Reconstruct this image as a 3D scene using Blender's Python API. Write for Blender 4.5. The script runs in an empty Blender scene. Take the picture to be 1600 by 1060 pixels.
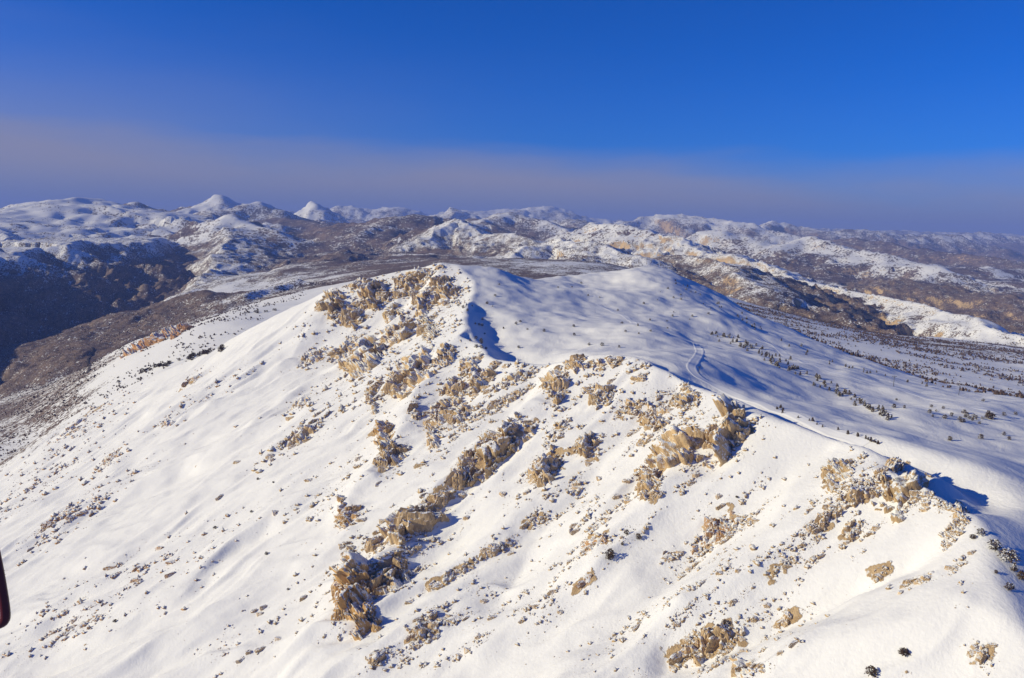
import bpy, bmesh, math, random
import numpy as np
from mathutils import Vector, Matrix


S = bpy.context.scene
RNG = np.random.default_rng(7)
random.seed(7)

# ------------------------------------------------------------------ camera
CZ = 1700.0                      # camera altitude, metres
PITCH, ROLL = math.radians(8.25), math.radians(1.6)
FPX, W, H = 1244.0, 1600.0, 1060.0
cd = bpy.data.cameras.new('camera'); cam = bpy.data.objects.new('camera', cd)
S.collection.objects.link(cam); S.camera = cam
cd.sensor_width = 36.0; cd.lens = 36.0*FPX/W; cd.clip_start = 0.2; cd.clip_end = 200000
CAMM = (Matrix.Rotation(math.pi/2 - PITCH, 3, 'X') @ Matrix.Rotation(ROLL, 3, 'Z'))
cam.matrix_world = Matrix.Translation((0, 0, CZ)) @ CAMM.to_4x4()

# ------------------------------------------------------------------ sun and sky
SUN_EL = math.radians(20)
SUN_AZ = math.radians(-101)      # from +Y, clockwise: the sun stands on the left, a little behind the camera
sdir = Vector((math.sin(SUN_AZ)*math.cos(SUN_EL), math.cos(SUN_AZ)*math.cos(SUN_EL), math.sin(SUN_EL)))
sl = bpy.data.lights.new('sun', 'SUN'); so = bpy.data.objects.new('sun', sl)
S.collection.objects.link(so)
sl.energy = 4.5; sl.angle = math.radians(0.5); sl.color = (1.0, 0.90, 0.62)
so.rotation_euler = (-sdir).to_track_quat('-Z', 'Y').to_euler()
so.location = (-300, -60, CZ+200)

wd = bpy.data.worlds.new('World'); S.world = wd; wd.use_nodes = True
nt = wd.node_tree; nt.nodes.clear()
def N(t, typ, **kw):
    n = t.nodes.new(typ)
    for k, v in kw.items(): setattr(n, k, v)
    return n
sky = N(nt, 'ShaderNodeTexSky', sky_type='NISHITA', sun_disc=False)
sky.sun_elevation = SUN_EL; sky.sun_rotation = SUN_AZ
sky.altitude = 1700; sky.air_density = 1.0; sky.dust_density = 0.6; sky.ozone_density = 3.0
tc = N(nt, 'ShaderNodeTexCoord'); sep = N(nt, 'ShaderNodeSeparateXYZ')
nt.links.new(tc.outputs['Generated'], sep.inputs[0])
bg = N(nt, 'ShaderNodeBackground'); bg.inputs[1].default_value = 0.08
grade = N(nt, 'ShaderNodeMix', data_type='RGBA', blend_type='MULTIPLY'); grade.inputs[0].default_value = 1.0
nt.links.new(sky.outputs[0], grade.inputs[6]); grade.inputs[7].default_value = (0.0, 0.46, 1.36, 1)
# mauve haze bank low over the whole horizon, its top a little uneven and higher to the left, with a thin veil above it
def wm(op, x, y=None, z=None):
    n = N(nt, 'ShaderNodeMath', operation=op)
    for i, v in enumerate((x, y, z)):
        if v is None: continue
        if isinstance(v, (int, float)): n.inputs[i].default_value = v
        else: nt.links.new(v, n.inputs[i])
    return n.outputs[0]
def wstep(v, a, b, lo, hi):
    n = N(nt, 'ShaderNodeMapRange', interpolation_type='SMOOTHSTEP'); nt.links.new(v, n.inputs[0])
    for i, q in enumerate((a, b, lo, hi)): n.inputs[i+1].default_value = q
    return n.outputs[0]
wmap = N(nt, 'ShaderNodeMapping'); wmap.inputs['Scale'].default_value = (1.6, 1.6, 9.0); nt.links.new(tc.outputs['Generated'], wmap.inputs[0])
wn = N(nt, 'ShaderNodeTexNoise'); wn.inputs['Scale'].default_value = 1.6; wn.inputs['Detail'].default_value = 5; nt.links.new(wmap.outputs[0], wn.inputs[0])
el = wm('MULTIPLY_ADD', sep.outputs[0], 0.035, sep.outputs[2])
el = wm('ADD', el, wm('MULTIPLY', wm('SUBTRACT', wn.outputs[0], 0.5), 0.085))
bank = wstep(el, 0.035, 0.115, 0.9, 0.0)
veil = wm('MULTIPLY', wstep(el, 0.03, 0.23, 0.62, 0.0), wstep(sep.outputs[0], -0.75, 0.1, 1.0, 0.1))
fac = wm('MAXIMUM', bank, veil)
band = N(nt, 'ShaderNodeMix', data_type='RGBA')
nt.links.new(fac, band.inputs[0]); nt.links.new(grade.outputs[2], band.inputs[6])
low = N(nt, 'ShaderNodeMix', data_type='RGBA'); nt.links.new(wstep(sep.outputs[2], 0.0, 0.06, 0.0, 1.0), low.inputs[0])
low.inputs[6].default_value = (2.1, 2.4, 4.2, 1); low.inputs[7].default_value = (3.3, 3.15, 4.2, 1)
nt.links.new(low.outputs[2], band.inputs[7])
nt.links.new(band.outputs[2], bg.inputs[0])
wo = N(nt, 'ShaderNodeOutputWorld'); nt.links.new(bg.outputs[0], wo.inputs[0])

S.view_settings.view_transform = 'Standard'; S.view_settings.look = 'None'
S.view_settings.exposure = 0.1; S.view_settings.gamma = 1.0
S.render.engine = 'CYCLES'
S.cycles.max_bounces = 4; S.cycles.diffuse_bounces = 2; S.cycles.volume_bounces = 0
S.cycles.use_denoising = True

# ------------------------------------------------------------------ helpers
C = S.collection
M3 = np.array(CAMM)
def ray(u, v):
    u = np.asarray(u, float); v = np.asarray(v, float)
    d = np.stack([(u-W/2)/FPX, -(v-H/2)/FPX, -np.ones_like(u)], -1) @ M3.T
    return d/d[..., 1:2]                     # scaled to one metre forward
def P(u, v, D):
    d = ray(u, v); return np.array([d[0]*D, D, CZ+d[2]*D])

_perm = np.random.default_rng(11).permutation(256).astype(np.int32); _perm = np.concatenate([_perm, _perm])
_ga = np.random.default_rng(12).uniform(0, 2*np.pi, 256).astype(np.float32)
_gx, _gy = np.cos(_ga), np.sin(_ga)
def noise(x, y):
    x = np.asarray(x, np.float32); y = np.asarray(y, np.float32)
    xf = np.floor(x); yf = np.floor(y); fx = x-xf; fy = y-yf
    X = xf.astype(np.int32) & 255; Y = yf.astype(np.int32) & 255
    u = fx*fx*fx*(fx*(fx*6-15)+10); v = fy*fy*fy*(fy*(fy*6-15)+10)
    def g(ix, iy, dx, dy):
        h = _perm[_perm[ix & 255] + (iy & 255)]
        return _gx[h]*dx + _gy[h]*dy
    a = g(X, Y, fx, fy); b = g(X+1, Y, fx-1, fy); c = g(X, Y+1, fx, fy-1); d = g(X+1, Y+1, fx-1, fy-1)
    return ((a+(b-a)*u) + ((c+(d-c)*u)-(a+(b-a)*u))*v)*1.5
def fbm(x, y, oc, gain=0.5, lac=2.03):
    s = 0; a = 1.0
    for i in range(oc):
        s = s + a*noise(x+i*17.3, y+i*9.1); a *= gain; x = x*lac; y = y*lac
    return s
def ridged(x, y, oc, gain=0.5, lac=2.07):
    s = 0; a = 1.0
    for i in range(oc):
        s = s + a*(1-np.abs(noise(x+i*13.7, y+i*5.3))*2); a *= gain; x = x*lac; y = y*lac
    return s
def sstep(a, b, x):
    t = np.clip((x-a)/(b-a), 0, 1); return t*t*(3-2*t)
def smin(a, b, k):
    h = np.clip(0.5+0.5*(b-a)/k, 0, 1); return b+(a-b)*h-k*h*(1-h)
def smax(a, b, k): return -smin(-a, -b, k)

class TPS:                                    # thin-plate surface through surveyed points
    def __init__(s, pts, reg=0.02, scale=1000.0):
        p = np.array(pts, float); s.sc = scale; s.c = p[:, :2]/scale; n = len(p)
        K = s.k(s.c, s.c) + reg*np.eye(n)*1e-2
        A = np.zeros((n+3, n+3)); A[:n, :n] = K; A[:n, n] = 1; A[:n, n+1:] = s.c; A[n:, :n] = A[:n, n:].T
        s.w = np.linalg.solve(A, np.concatenate([p[:, 2]-CZ, [0, 0, 0]])).astype(np.float32)
        s.c = s.c.astype(np.float32)
    def k(s, a, b):
        r2 = ((a[:, None, :]-b[None])**2).sum(-1); return 0.5*r2*np.log(r2+1e-9)
    def __call__(s, x, y):
        sh = x.shape; X = (x.ravel()/s.sc).astype(np.float32); Y = (y.ravel()/s.sc).astype(np.float32)
        o = s.w[-3] + s.w[-2]*X + s.w[-1]*Y
        for (cx, cy), w in zip(s.c, s.w[:-3]):
            r2 = (X-cx)**2+(Y-cy)**2; o += w*0.5*r2*np.log(r2+1e-9)
        return (o+CZ).reshape(sh)

# ------------------------------------------------------------------ the near mountain: three faces meeting in the crest
CREST = [P(*q) for q in [(1760, 1300, 215), (1600, 1015, 265), (1545, 900, 300), (1490, 800, 345), (1462, 735, 385), (1330, 692, 430),
    (1180, 642, 500), (1100, 602, 560), (1010, 564, 620), (960, 549, 645), (900, 556, 685), (830, 562, 725), (770, 556, 765),
    (738, 520, 860), (728, 480, 980), (742, 445, 1120), (690, 413, 1230)]]
SPUR = [P(*q) for q in [(640, 420, 1245), (600, 428, 1260), (520, 452, 1280), (450, 482, 1300), (400, 506, 1340), (330, 548, 1420), (200, 602, 1500), (60, 682, 1480), (-60, 760, 1440)]]
left = list(CREST) + list(SPUR)
for c in CREST:
    for d, k in ((60, 0.60), (170, 0.575), (360, 0.555), (650, 0.53)):
        x, y = c[0]-d*0.958, c[1]-d*0.287
        if y < 1180-0.1*d and not (c[1] > 800 and d > 300): left.append(np.array([x, y, c[2]-d*k]))
left += [np.array([600, 300, CZ+190.]), np.array([500, 700, CZ+130.]), np.array([350, 1200, CZ+120.])]
LF = TPS(left, 0.3)
right = list(CREST) + [P(*q) for q in [(850, 530, 860), (800, 520, 900), (850, 490, 1000), (850, 450, 1150), (800, 430, 1230), (760, 425, 1255),
    (830, 437, 1360), (880, 431, 1450), (950, 428, 1500), (1020, 420, 1500), (1060, 436, 1440), (1100, 461, 1350), (1150, 491, 1250),
    (1200, 521, 1150), (1300, 566, 1000), (1450, 601, 860), (1600, 629, 760), (950, 470, 1150), (1000, 520, 850), (1080, 560, 700),
    (1200, 565, 830), (1150, 600, 625), (1300, 640, 560), (1255, 652, 530), (1400, 662, 560), (1500, 702, 462), (1550, 762, 379),
    (1600, 850, 325), (1600, 720, 455), (1680, 950, 296), (1400, 618, 720), (1550, 650, 650)]]
right += [np.array(q) for q in [(330, 1800, CZ-240.), (700, 1500, CZ-280.), (900, 1250, CZ-280.), (1000, 950, CZ-262.), (1500, 1500, CZ-320.), (1000, 2200, CZ-330.),
    (2200, 2500, CZ-400.), (300, 2600, CZ-330), (-400, 1000, CZ+60.), (-600, 500, CZ+120.), (-200, 300, CZ-20.), (-700, 1500, CZ+100), (0, 2600, CZ-300)]]
RF = TPS(right, 0.05)
back = [CREST[-1]] + SPUR + [P(*q) for q in [(300, 520, 1950), (240, 527, 2250), (150, 562, 2350), (60, 622, 2250), (360, 492, 2500), (420, 470, 2900), (0, 650, 2150), (-100, 700, 2100)]]
back += [np.array(q) for q in [(100, 1300, CZ-30.), (300, 1200, CZ+150.), (0, 1700, CZ-190.), (0, 800, CZ+250.), (-500, 900, CZ+150.), (-1000, 1000, CZ-160), (600, 2500, CZ+100), (200, 1900, CZ-150), (-2300, 3300, CZ-1000), (-1750, 3100, CZ-760), (-2600, 2500, CZ-950), (-1900, 2400, CZ-720), (-1300, 3700, CZ-620), (-700, 4000, CZ-520), (-3300, 3300, CZ-1300)]]
BK = TPS(back, 0.1)

# ------------------------------------------------------------------ the land beyond
floor_pts = [P(*q) for q in [(1300, 520, 2400), (1500, 592, 1800), (1700, 600, 2000), (1600, 562, 2300), (1450, 542, 2500), (1250, 500, 2700), (1150, 466, 3300),
    (1000, 428, 4300), (850, 412, 4800), (700, 400, 5500), (560, 408, 5000), (480, 430, 4200), (420, 470, 3100), (350, 475, 3400), (330, 440, 4500), (310, 412, 6500), (290, 392, 9000),
    (0, 602, 3500), (60, 570, 3800), (-100, 640, 3300), (150, 522, 4500), (220, 470, 5600), (262, 425, 7300), (100, 590, 2700), (200, 520, 3200),
    (1600, 430, 9000), (1200, 430, 7000), (1800, 500, 5000)]]
floor_pts += [np.array(q) for q in [(1500, 3650, CZ-450.), (2150, 3150, CZ-470.), (2800, 4300, CZ-520.), (2000, 5300, CZ-500.), (1200, 4700, CZ-430.), (3200, 6000, CZ-540.), (-9000, 12000, CZ-350.), (0, 12000, CZ-330.), (9000, 12000, CZ-500.), (-16000, 25000, CZ-500.), (0, 25000, CZ-500.), (16000, 25000, CZ-650.),
    (-25000, 40000, CZ-600.), (0, 40000, CZ-600.), (25000, 40000, CZ-800.), (-4500, 4500, CZ-500), (-4500, 2500, CZ-600)]]
FL = TPS(floor_pts, 0.02, 5000.0)

# ridges: crest polyline (u, v, D), slope to the left, slope to the right, snow at the crest, snow lost per metre of fall
RIDGES = [
 # plateau across the valley: its edge, then its two tops behind
 ([(-560, 345, 2900), (-337, 352, 3500), (-180, 364, 4000), (-100, 377, 4250), (-40, 388, 4500), (25, 399, 4500), (62, 387, 5000), (108, 385, 5000), (125, 375, 5550), (168, 381, 5650), (198, 379, 6150), (228, 380, 6200), (242, 373, 6950), (275, 372, 8000)], 0.03, 0.78, .95, .0034, 1.3),  # unseen left end raised so its shadow reaches further across the valley
 ([(-300, 335, 8000), (0, 334, 8500), (50, 322, 9000), (85, 311, 9500), (125, 308, 9800), (175, 316, 10000), (240, 327, 10500)], 0.16, 0.13, 1.15, .001),
 ([(150, 330, 10000), (205, 316, 11000), (230, 323, 11500), (262, 336, 12000)], 0.2, 0.3, .75, .002),
 # the two bright summits and the pyramid
 ([(255, 335, 13000), (300, 320, 13500), (340, 304, 14000), (372, 316, 14000)], 0.3, 0.34, 1.25, .0022),
 ([(360, 322, 13000), (400, 313, 13200), (432, 326, 13000)], 0.3, 0.35, 1.0, .0022),
 ([(481, 320, 16000), (489, 308, 16000), (499, 321, 16200), (535, 344, 16500)], 0.85, 0.75, 1.35, .0009, .7),
 ([(290, 352, 9800), (318, 334, 10500), (330, 330, 11500)], 0.3, 0.45, .8, .003),
 # bright knoll and its spine running towards us
 ([(300, 398, 7200), (330, 360, 7600), (362, 335, 8000), (395, 348, 7800), (430, 358, 7600)], 0.35, 0.3, 1.0, .0028),
 ([(360, 352, 7600), (350, 385, 6300), (335, 415, 5200), (310, 445, 4400), (280, 470, 3900)], 0.2, 0.6, .8, .0016, .45),
 ([(430, 340, 12000), (480, 345, 11000), (540, 352, 10500)], 0.2, 0.2, .3, .001),
 # wooded knolls of the middle valley
 ([(395, 455, 3300), (450, 436, 3500), (470, 440, 3500)], 0.3, 0.5, .9, .006, .4),
 ([(300, 458, 3500), (340, 452, 3500)], 0.3, 0.4, .3, .006, .4),
 ([(500, 405, 5300), (545, 390, 5600), (600, 396, 5600)], 0.22, 0.25, .35, .004),
 ([(545, 378, 7500), (600, 345, 8500), (650, 330, 9000), (690, 336, 9200), (730, 350, 9000)], 0.2, 0.22, .62, .0024),
 ([(670, 372, 6500), (712, 340, 7200), (742, 352, 6800), (790, 362, 6300), (830, 370, 6000)], 0.34, 0.32, .95, .0028),
 ([(745, 345, 11000), (800, 329, 12000), (840, 340, 11500), (880, 356, 11000)], 0.25, 0.3, .85, .002),
 ([(790, 405, 4700), (840, 378, 5200), (872, 363, 5400), (905, 375, 5100), (960, 385, 4700), (990, 396, 4500)], 0.32, 0.3, 1.0, .0034),
 # the long sunlit ridge falling away to the right
 ([(890, 358, 8500), (918, 347, 8300), (950, 343, 8000), (985, 352, 7500), (1040, 366, 6900), (1100, 384, 6300), (1170, 402, 5700), (1240, 430, 5000), (1320, 452, 4400), (1400, 467, 4000), (1470, 484, 3600), (1530, 498, 3300), (1600, 525, 3000), (1700, 560, 2700)], 0.4, 0.55, 1.0, .0006, 1.8),
 ([(1050, 395, 5200), (1110, 402, 4700), (1150, 418, 4300), (1190, 450, 3700)], 0.28, 0.45, .75, .003),
 # the ridges behind it
 ([(1060, 376, 9500), (1090, 364, 9600), (1114, 357, 9600), (1150, 366, 9400), (1220, 380, 9000), (1290, 392, 8500)], 0.34, 0.3, 1.0, .0014),
 ([(1235, 378, 8800), (1270, 367, 9000), (1310, 378, 8600), (1370, 392, 8200), (1440, 408, 7800), (1470, 420, 7400)], 0.36, 0.3, 1.0, .002),
 ([(1310, 372, 14000), (1350, 370, 13500), (1420, 386, 12500), (1500, 395, 12000), (1620, 410, 11000)], 0.3, 0.35, .45, .001),
 ([(1380, 430, 6500), (1440, 440, 6000), (1520, 452, 5700), (1620, 470, 5200)], 0.2, 0.25, .35, .001),
 ([(1480, 505, 3900), (1560, 500, 3800), (1640, 508, 3700)], 0.25, 0.25, .4, .002),
 ([(960, 345, 17000), (1010, 336, 18000), (1060, 333, 18000), (1100, 335, 17500), (1150, 345, 17000), (1200, 360, 16500), (1260, 372, 16000)], 0.3, 0.3, 1.0, .0012),
 ([(1185, 350, 20000), (1208, 344, 20500), (1240, 350, 20500), (1290, 354, 20000), (1340, 357, 20000), (1400, 362, 20000), (1500, 366, 20000)], 0.4, 0.35, .9, .0014),
 ([(1440, 370, 27000), (1500, 364, 27000), (1540, 362, 27000), (1570, 366, 27000), (1680, 366, 27000)], 0.35, 0.35, .8, .0008),
 # far ranges
 ([(500, 335, 26000), (528, 321, 26000), (560, 320, 26000), (585, 324, 26000), (625, 321, 26000), (660, 333, 26000)], 0.4, 0.35, 1.0, .0007),
 ([(690, 333, 20000), (712, 322, 20000), (735, 330, 20000)], 0.45, 0.4, 1.0, .0012),
 ([(660, 334, 30000), (730, 324, 30000), (780, 325, 30000), (820, 325, 30000), (850, 320, 29000), (885, 327, 29000), (940, 340, 29000)], 0.3, 0.3, 1.0, .0006),
 ([(860, 343, 16000), (890, 340, 16000), (930, 350, 15000)], 0.25, 0.25, .7, .0012),
 ([(-400, 333, 30000), (60, 325, 30000), (200, 326, 30000), (420, 330, 30000), (600, 334, 34000), (900, 342, 34000), (1300, 356, 34000), (1800, 372, 34000)], 0.2, 0.2, .8, .001),
]
RW = [(np.array([P(*q) for q in r[0]]), *r[1:]) for r in RIDGES]

def land(x, y, wx, wy):
    """height and snow cover of everything beyond the near mountain; wx, wy = warped x, y"""
    z = FL(x, y); rel = np.maximum(y, 1500)
    z = z + fbm(wx/900, wy/900, 6, 0.45)*np.clip(rel*0.007-10, 8, 60)
    snow = np.full(x.shape, 0.39, np.float32) + 0.45*fbm(wx/1100+4, wy/1100, 6, .7)
    snow = snow + 0.34*sstep(2900, 2200, y)*sstep(300, 900, x) + 0.14*sstep(200, 900, x)*sstep(6000, 4000, y)
    snow = snow + 0.3*sstep(3600, 2600, y)*sstep(-300, -900, x)*sstep(1080, 1330, z)
    snow = snow + 0.14*sstep(-300, -900, x)*sstep(4800, 3800, y)*sstep(-720, -600, z-CZ)
    for pts, sL, sR, s0, sk, *ex in RW:
        rf = ex[0] if ex else 1.3
        L = np.hypot(*(pts[-1]-pts[0])[:2]); reach = min(max(2600, L*0.35, 900/max(min(sL, sR), 0.05)), 9000)
        m = (x > pts[:, 0].min()-reach) & (x < pts[:, 0].max()+reach) & (y > pts[:, 1].min()-reach) & (y < pts[:, 1].max()+reach)
        if not m.any(): continue
        X, Y = wx[m], wy[m]; best = None
        for i in range(len(pts)-1):
            a, b = pts[i], pts[i+1]; e = (b-a)[:2]; l2 = e@e
            t = np.clip(((X-a[0])*e[0]+(Y-a[1])*e[1])/l2, 0, 1)
            dx = X-(a[0]+t*e[0]); dy = Y-(a[1]+t*e[1]); d = np.hypot(dx, dy); zc = a[2]+t*(b[2]-a[2])
            sd = (e[0]*dy-e[1]*dx)/math.sqrt(l2)
            if best is None: best = [d, zc, sd]
            else:
                k = d < best[0]; best = [np.where(k, d, best[0]), np.where(k, zc, best[1]), np.where(k, sd, best[2])]
        d, zc, sd = best
        # side of the polyline: blend smoothly over the crest
        w = np.clip(0.5+0.5*sd/np.maximum(d, 1), 0, 1)
        sl_ = sR+(sL-sR)*w
        dm = float(np.clip(0.2*np.mean(pts[:, 1]), 600, 4000)); drop = sl_*d + 0.55*np.maximum(d-dm, 0); drop = np.where(drop > 0, drop*(1-0.35*np.clip(drop/700, 0, 1)), drop)
        # gullies that deepen away from the crest
        lam = float(np.clip(np.median(pts[:, 1])*0.07, 260, 1800))
        rg = ridged(X/lam, Y/lam, 5, 0.55)-1.15
        hz_ = zc-drop + rg*rf*np.clip(np.abs(drop)*0.25, 0, 0.011*Y)*np.clip(d/150, 0, 1) + fbm(X/(lam*.22)+5, Y/(lam*.22), 3, 0.6)*np.clip(Y*.0014, 4, 30)
        zz = z[m]; k = np.clip(Y*0.004, 8, 60)
        sn = 0.70*s0 - sk*np.maximum(drop, 0)*0.8 + 0.17*fbm(X/(lam*.5)+8, Y/(lam*.5), 4, .6)
        wgt = np.clip(0.5+0.5*(hz_-zz)/k, 0, 1)
        z[m] = smax(zz, hz_, k); snow[m] = snow[m]*(1-wgt)+np.maximum(sn, 0.27)*wgt
    # eroded relief: small valleys everywhere, larger ones far off
    z = z + (ridged(wx/620+2, wy/620, 5, .5)-1.35)*26*sstep(3600, 5500, y)*sstep(-3000, -1500, x+np.maximum(y-7000, 0)*2) + (ridged(wx/2300+5, wy/2300, 5, .52)-1.4)*70*sstep(9000, 15000, y)
    return z, snow

def on_face(uv):
    out = []
    for u, v in uv:
        d = ray(u, v); D = np.arange(180, 1900, 1.5); h = np.nonzero(CZ+d[2]*D < LF(d[0]*D, D))[0]
        if len(h): out.append((d[0]*D[h[0]], D[h[0]]))
    return np.array(out)
SPURS = [(on_face(q), a, w) for q, a, w in [
    ([(1180, 646), (1090, 700), (1010, 785), (930, 870)], 10, 20), ([(960, 552), (880, 600), (765, 700), (640, 810), (560, 925), (500, 990)], 10, 20),
    ([(735, 525), (690, 560), (640, 640), (600, 715), (540, 790)], 9, 20), ([(690, 420), (655, 480), (565, 560), (470, 610), (380, 680)], 10, 26),
    ([(1455, 740), (1350, 772), (1280, 820), (1180, 895), (1080, 960)], 8, 16), ([(520, 456), (500, 500), (430, 580), (300, 650)], 8, 24),
    ([(1420, 868), (1330, 905), (1240, 948), (1150, 988), (1040, 1025)], -7, 9), ([(1560, 960), (1400, 985), (1250, 1030)], 5, 16),
    ([(840, 566), (800, 640), (720, 760), (690, 850)], -8, 20), ([(1060, 600), (960, 690), (860, 800), (760, 930)], -8, 18), ([(1290, 690), (1190, 760), (1080, 860), (980, 960)], -7, 18)]]
def seg_dist(x, y, pl):
    best = None
    for (ax, ay), (bx, by) in zip(pl[:-1], pl[1:]):
        ex, ey = bx-ax, by-ay; l2 = ex*ex+ey*ey; t = np.clip(((x-ax)*ex+(y-ay)*ey)/l2, 0, 1)
        d = np.hypot(x-ax-t*ex, y-ay-t*ey); best = d if best is None else np.minimum(best, d)
    return best
BUMPS = [(P(u, v, D), a, w) for u, v, D, a, w in [(765, 430, 1240, 8, 38), (1015, 424, 1440, 5, 85), (880, 470, 1100, -7, 60), (930, 440, 1350, -8, 50), (1080, 500, 950, -6, 50),
    (1150, 560, 760, 4, 30), (1000, 505, 900, 5, 32), (1250, 600, 650, -5, 40), (1400, 640, 600, 4, 28), (1480, 680, 500, -4, 25), (830, 540, 800, -4, 30), (1120, 480, 1150, 6, 35), (820, 440, 1200, -4, 35)]]
SCOOPS = [(np.array([c[:2] for c in CREST[i:j]]), dp, off, w) for i, j, dp, off, w in ((4, 8, 9, 20, 13), (11, 15, 8, 26, 20), (8, 11, 3, 14, 10))]
def near(x, y):
    l = LF(x, y); r = RF(x, y); b = BK(x, y)
    wob = 9*fbm(x/60+7, y/60, 3)
    for pl, a_, w_ in SPURS:
        d = seg_dist(x+wob, y+wob*.6, pl); q = d < 3.2*w_
        l = l + a_*np.exp(-(d/w_)**1.5)
    for c_, a_, w_ in BUMPS: r = r + 1.35*a_*np.exp(-((x-c_[0])**2+((y-c_[1])*.8)**2)/(2*w_*w_))
    for pl, dp, off, w_ in SCOOPS:
        d = seg_dist(x, y, pl); r = r - dp*np.exp(-((d-off)/w_)**2)*np.clip((l-r)/6+.4, 0, 1)
    g = fbm(x/130, y/130, 3)
    # ribs and gullies run down the sunlit face
    a = (x*0.958+y*0.287); c = (-x*0.287+y*0.958)
    amp = sstep(0, 60, np.maximum(smin(r, b, 5)-l, 0))
    ribs = (ridged(c/85+0.35*g, a/330, 3)-1.1)*6 + fbm(c/75+0.3*g, a/300, 3)*5 + fbm(c/24, a/70, 4)*1.5 + fbm((c*.9+a*.3)/7, a/16, 3, .6)*.32
    l = l + ribs*(0.25+0.75*amp)
    r = r + fbm(x/150+3, y/150, 4)*5.2 + fbm(x/60+3, y/60+2, 3)*1.8 + fbm((x*.85+y*.5)/34, (y*.85-x*.5)/80, 3)*.45 + fbm((x*0.8+y*0.6)/18, (x*-0.6+y*0.8)/70, 2)*0.25
    b = b + fbm(x/260+9, y/260, 4, .4)*7*sstep(1400, 1700, y)
    z = smin(smin(l, r, 3.0), b, 6.0)
    face = np.clip((smin(r, b, 4)-l)/8, -1, 1)       # 1 on the sunlit face, -1 on the plateau
    return z, face

def terrain(x, y, fine=True):
    k1 = 70*np.ones_like(x); k2 = np.clip((y-5000)*0.015, 0, 130)
    wx = x + fbm(x/330+31, y/330, 4)*k1 + fbm(x/1900+31, y/1900, 4)*k2
    wy = y + fbm(x/330, y/330+57, 4)*k1 + fbm(x/1900, y/1900+57, 4)*k2
    zl, snow = land(x, y, wx, wy)
    if y.min() < 4000:
        zn, face = near(x, y)
        zn = np.where(y > 3200, zn-(y-3200)*0.5, zn)
        z = smax(zn, zl, 25.0)
        w = np.clip(0.5+0.5*(zn-zl)/25, 0, 1)
        sn_near = 1.25 - 0.45*sstep(1530, 1440, zn)*sstep(200, 600, x) - 0.8*sstep(-300, -700, x)*sstep(1380, 1240, zn+40*fbm(x/150, y/150, 3))*sstep(1200, 1500, y)
        snow = snow*(1-w) + sn_near*w
        face = np.where(w > .5, face, 0)
    else:
        z, face = zl, np.zeros_like(zl)
    return z, snow, face
# ------------------------------------------------------------------ terrain meshes
def grid(ys, xs, keep):
    X, Y = np.meshgrid(xs, ys); X = X.astype(np.float64); Y = Y.astype(np.float64)
    ok = keep(X, Y); return X, Y, ok
def mesh_from(name, X, Y, Z, ok, attrs, mat):
    r, c = X.shape; idx = np.full(r*c, -1, np.int64)
    q = ok[:-1, :-1] & ok[1:, :-1] & ok[:-1, 1:] & ok[1:, 1:]
    i, j = np.nonzero(q); a = i*c+j
    f = np.stack([a, a+1, a+c+1, a+c], 1)
    used = np.zeros(r*c, bool); used[f.ravel()] = True
    idx[used] = np.arange(used.sum()); f = idx[f]
    co = np.stack([X.ravel(), Y.ravel(), Z.ravel()], 1)[used].astype(np.float32)
    me = bpy.data.meshes.new(name); me.vertices.add(len(co)); me.vertices.foreach_set('co', co.ravel())
    me.loops.add(f.size); me.loops.foreach_set('vertex_index', f.ravel().astype(np.int32))
    me.polygons.add(len(f)); me.polygons.foreach_set('loop_start', np.arange(0, f.size, 4, dtype=np.int32))
    me.polygons.foreach_set('use_smooth', np.ones(len(f), bool))
    me.update(calc_edges=True)
    for k, v in attrs.items():
        at = me.attributes.new(k, 'FLOAT', 'POINT'); at.data.foreach_set('value', v.ravel()[used].astype(np.float32))
    me.materials.append(mat)
    o = bpy.data.objects.new(name, me); C.objects.link(o); o['kind'] = 'structure'
    return o
def rows(y0, y1, k, lo):
    ys = [y0]
    while ys[-1] < y1: ys.append(ys[-1]+max(lo, k*ys[-1]))
    return np.array(ys)
def on(ok, X, Y, fn):
    outs = fn(X[ok], Y[ok]); res = []
    for o in outs:
        a = np.zeros(X.shape); a[ok] = o; res.append(a)
    return res

# ------------------------------------------------------------------ materials
def new_mat(name):
    m = bpy.data.materials.new(name); m.use_nodes = True; t = m.node_tree; t.nodes.clear()
    out = N(t, 'ShaderNodeOutputMaterial'); b = N(t, 'ShaderNodeBsdfPrincipled'); t.links.new(b.outputs[0], out.inputs[0])
    b.inputs['Roughness'].default_value = 0.85; b.inputs['Specular IOR Level'].default_value = 0.15
    return m, t, b
def val(t, op, a, b=None, c=None, clamp=False):
    n = N(t, 'ShaderNodeMath', operation=op); n.use_clamp = clamp
    for i, v in enumerate((a, b, c)):
        if v is None: continue
        if isinstance(v, (int, float)): n.inputs[i].default_value = v
        else: t.links.new(v, n.inputs[i])
    return n.outputs[0]
def ramp(t, v, a, b):
    n = N(t, 'ShaderNodeMapRange', interpolation_type='SMOOTHSTEP'); t.links.new(v, n.inputs[0])
    n.inputs[1].default_value = a; n.inputs[2].default_value = b; return n.outputs[0]
def ramp_lin(t, v, a, b):
    n = N(t, 'ShaderNodeMapRange'); t.links.new(v, n.inputs[0]); n.inputs[1].default_value = -1; n.inputs[2].default_value = 1
    n.inputs[3].default_value = a; n.inputs[4].default_value = b; return n.outputs[0]
def mix(t, f, a, b):
    n = N(t, 'ShaderNodeMix', data_type='RGBA')
    if isinstance(f, (int, float)): n.inputs[0].default_value = f
    else: t.links.new(f, n.inputs[0])
    for i, v in ((6, a), (7, b)):
        if isinstance(v, tuple): n.inputs[i].default_value = (*v, 1)
        else: t.links.new(v, n.inputs[i])
    return n.outputs[2]
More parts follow.
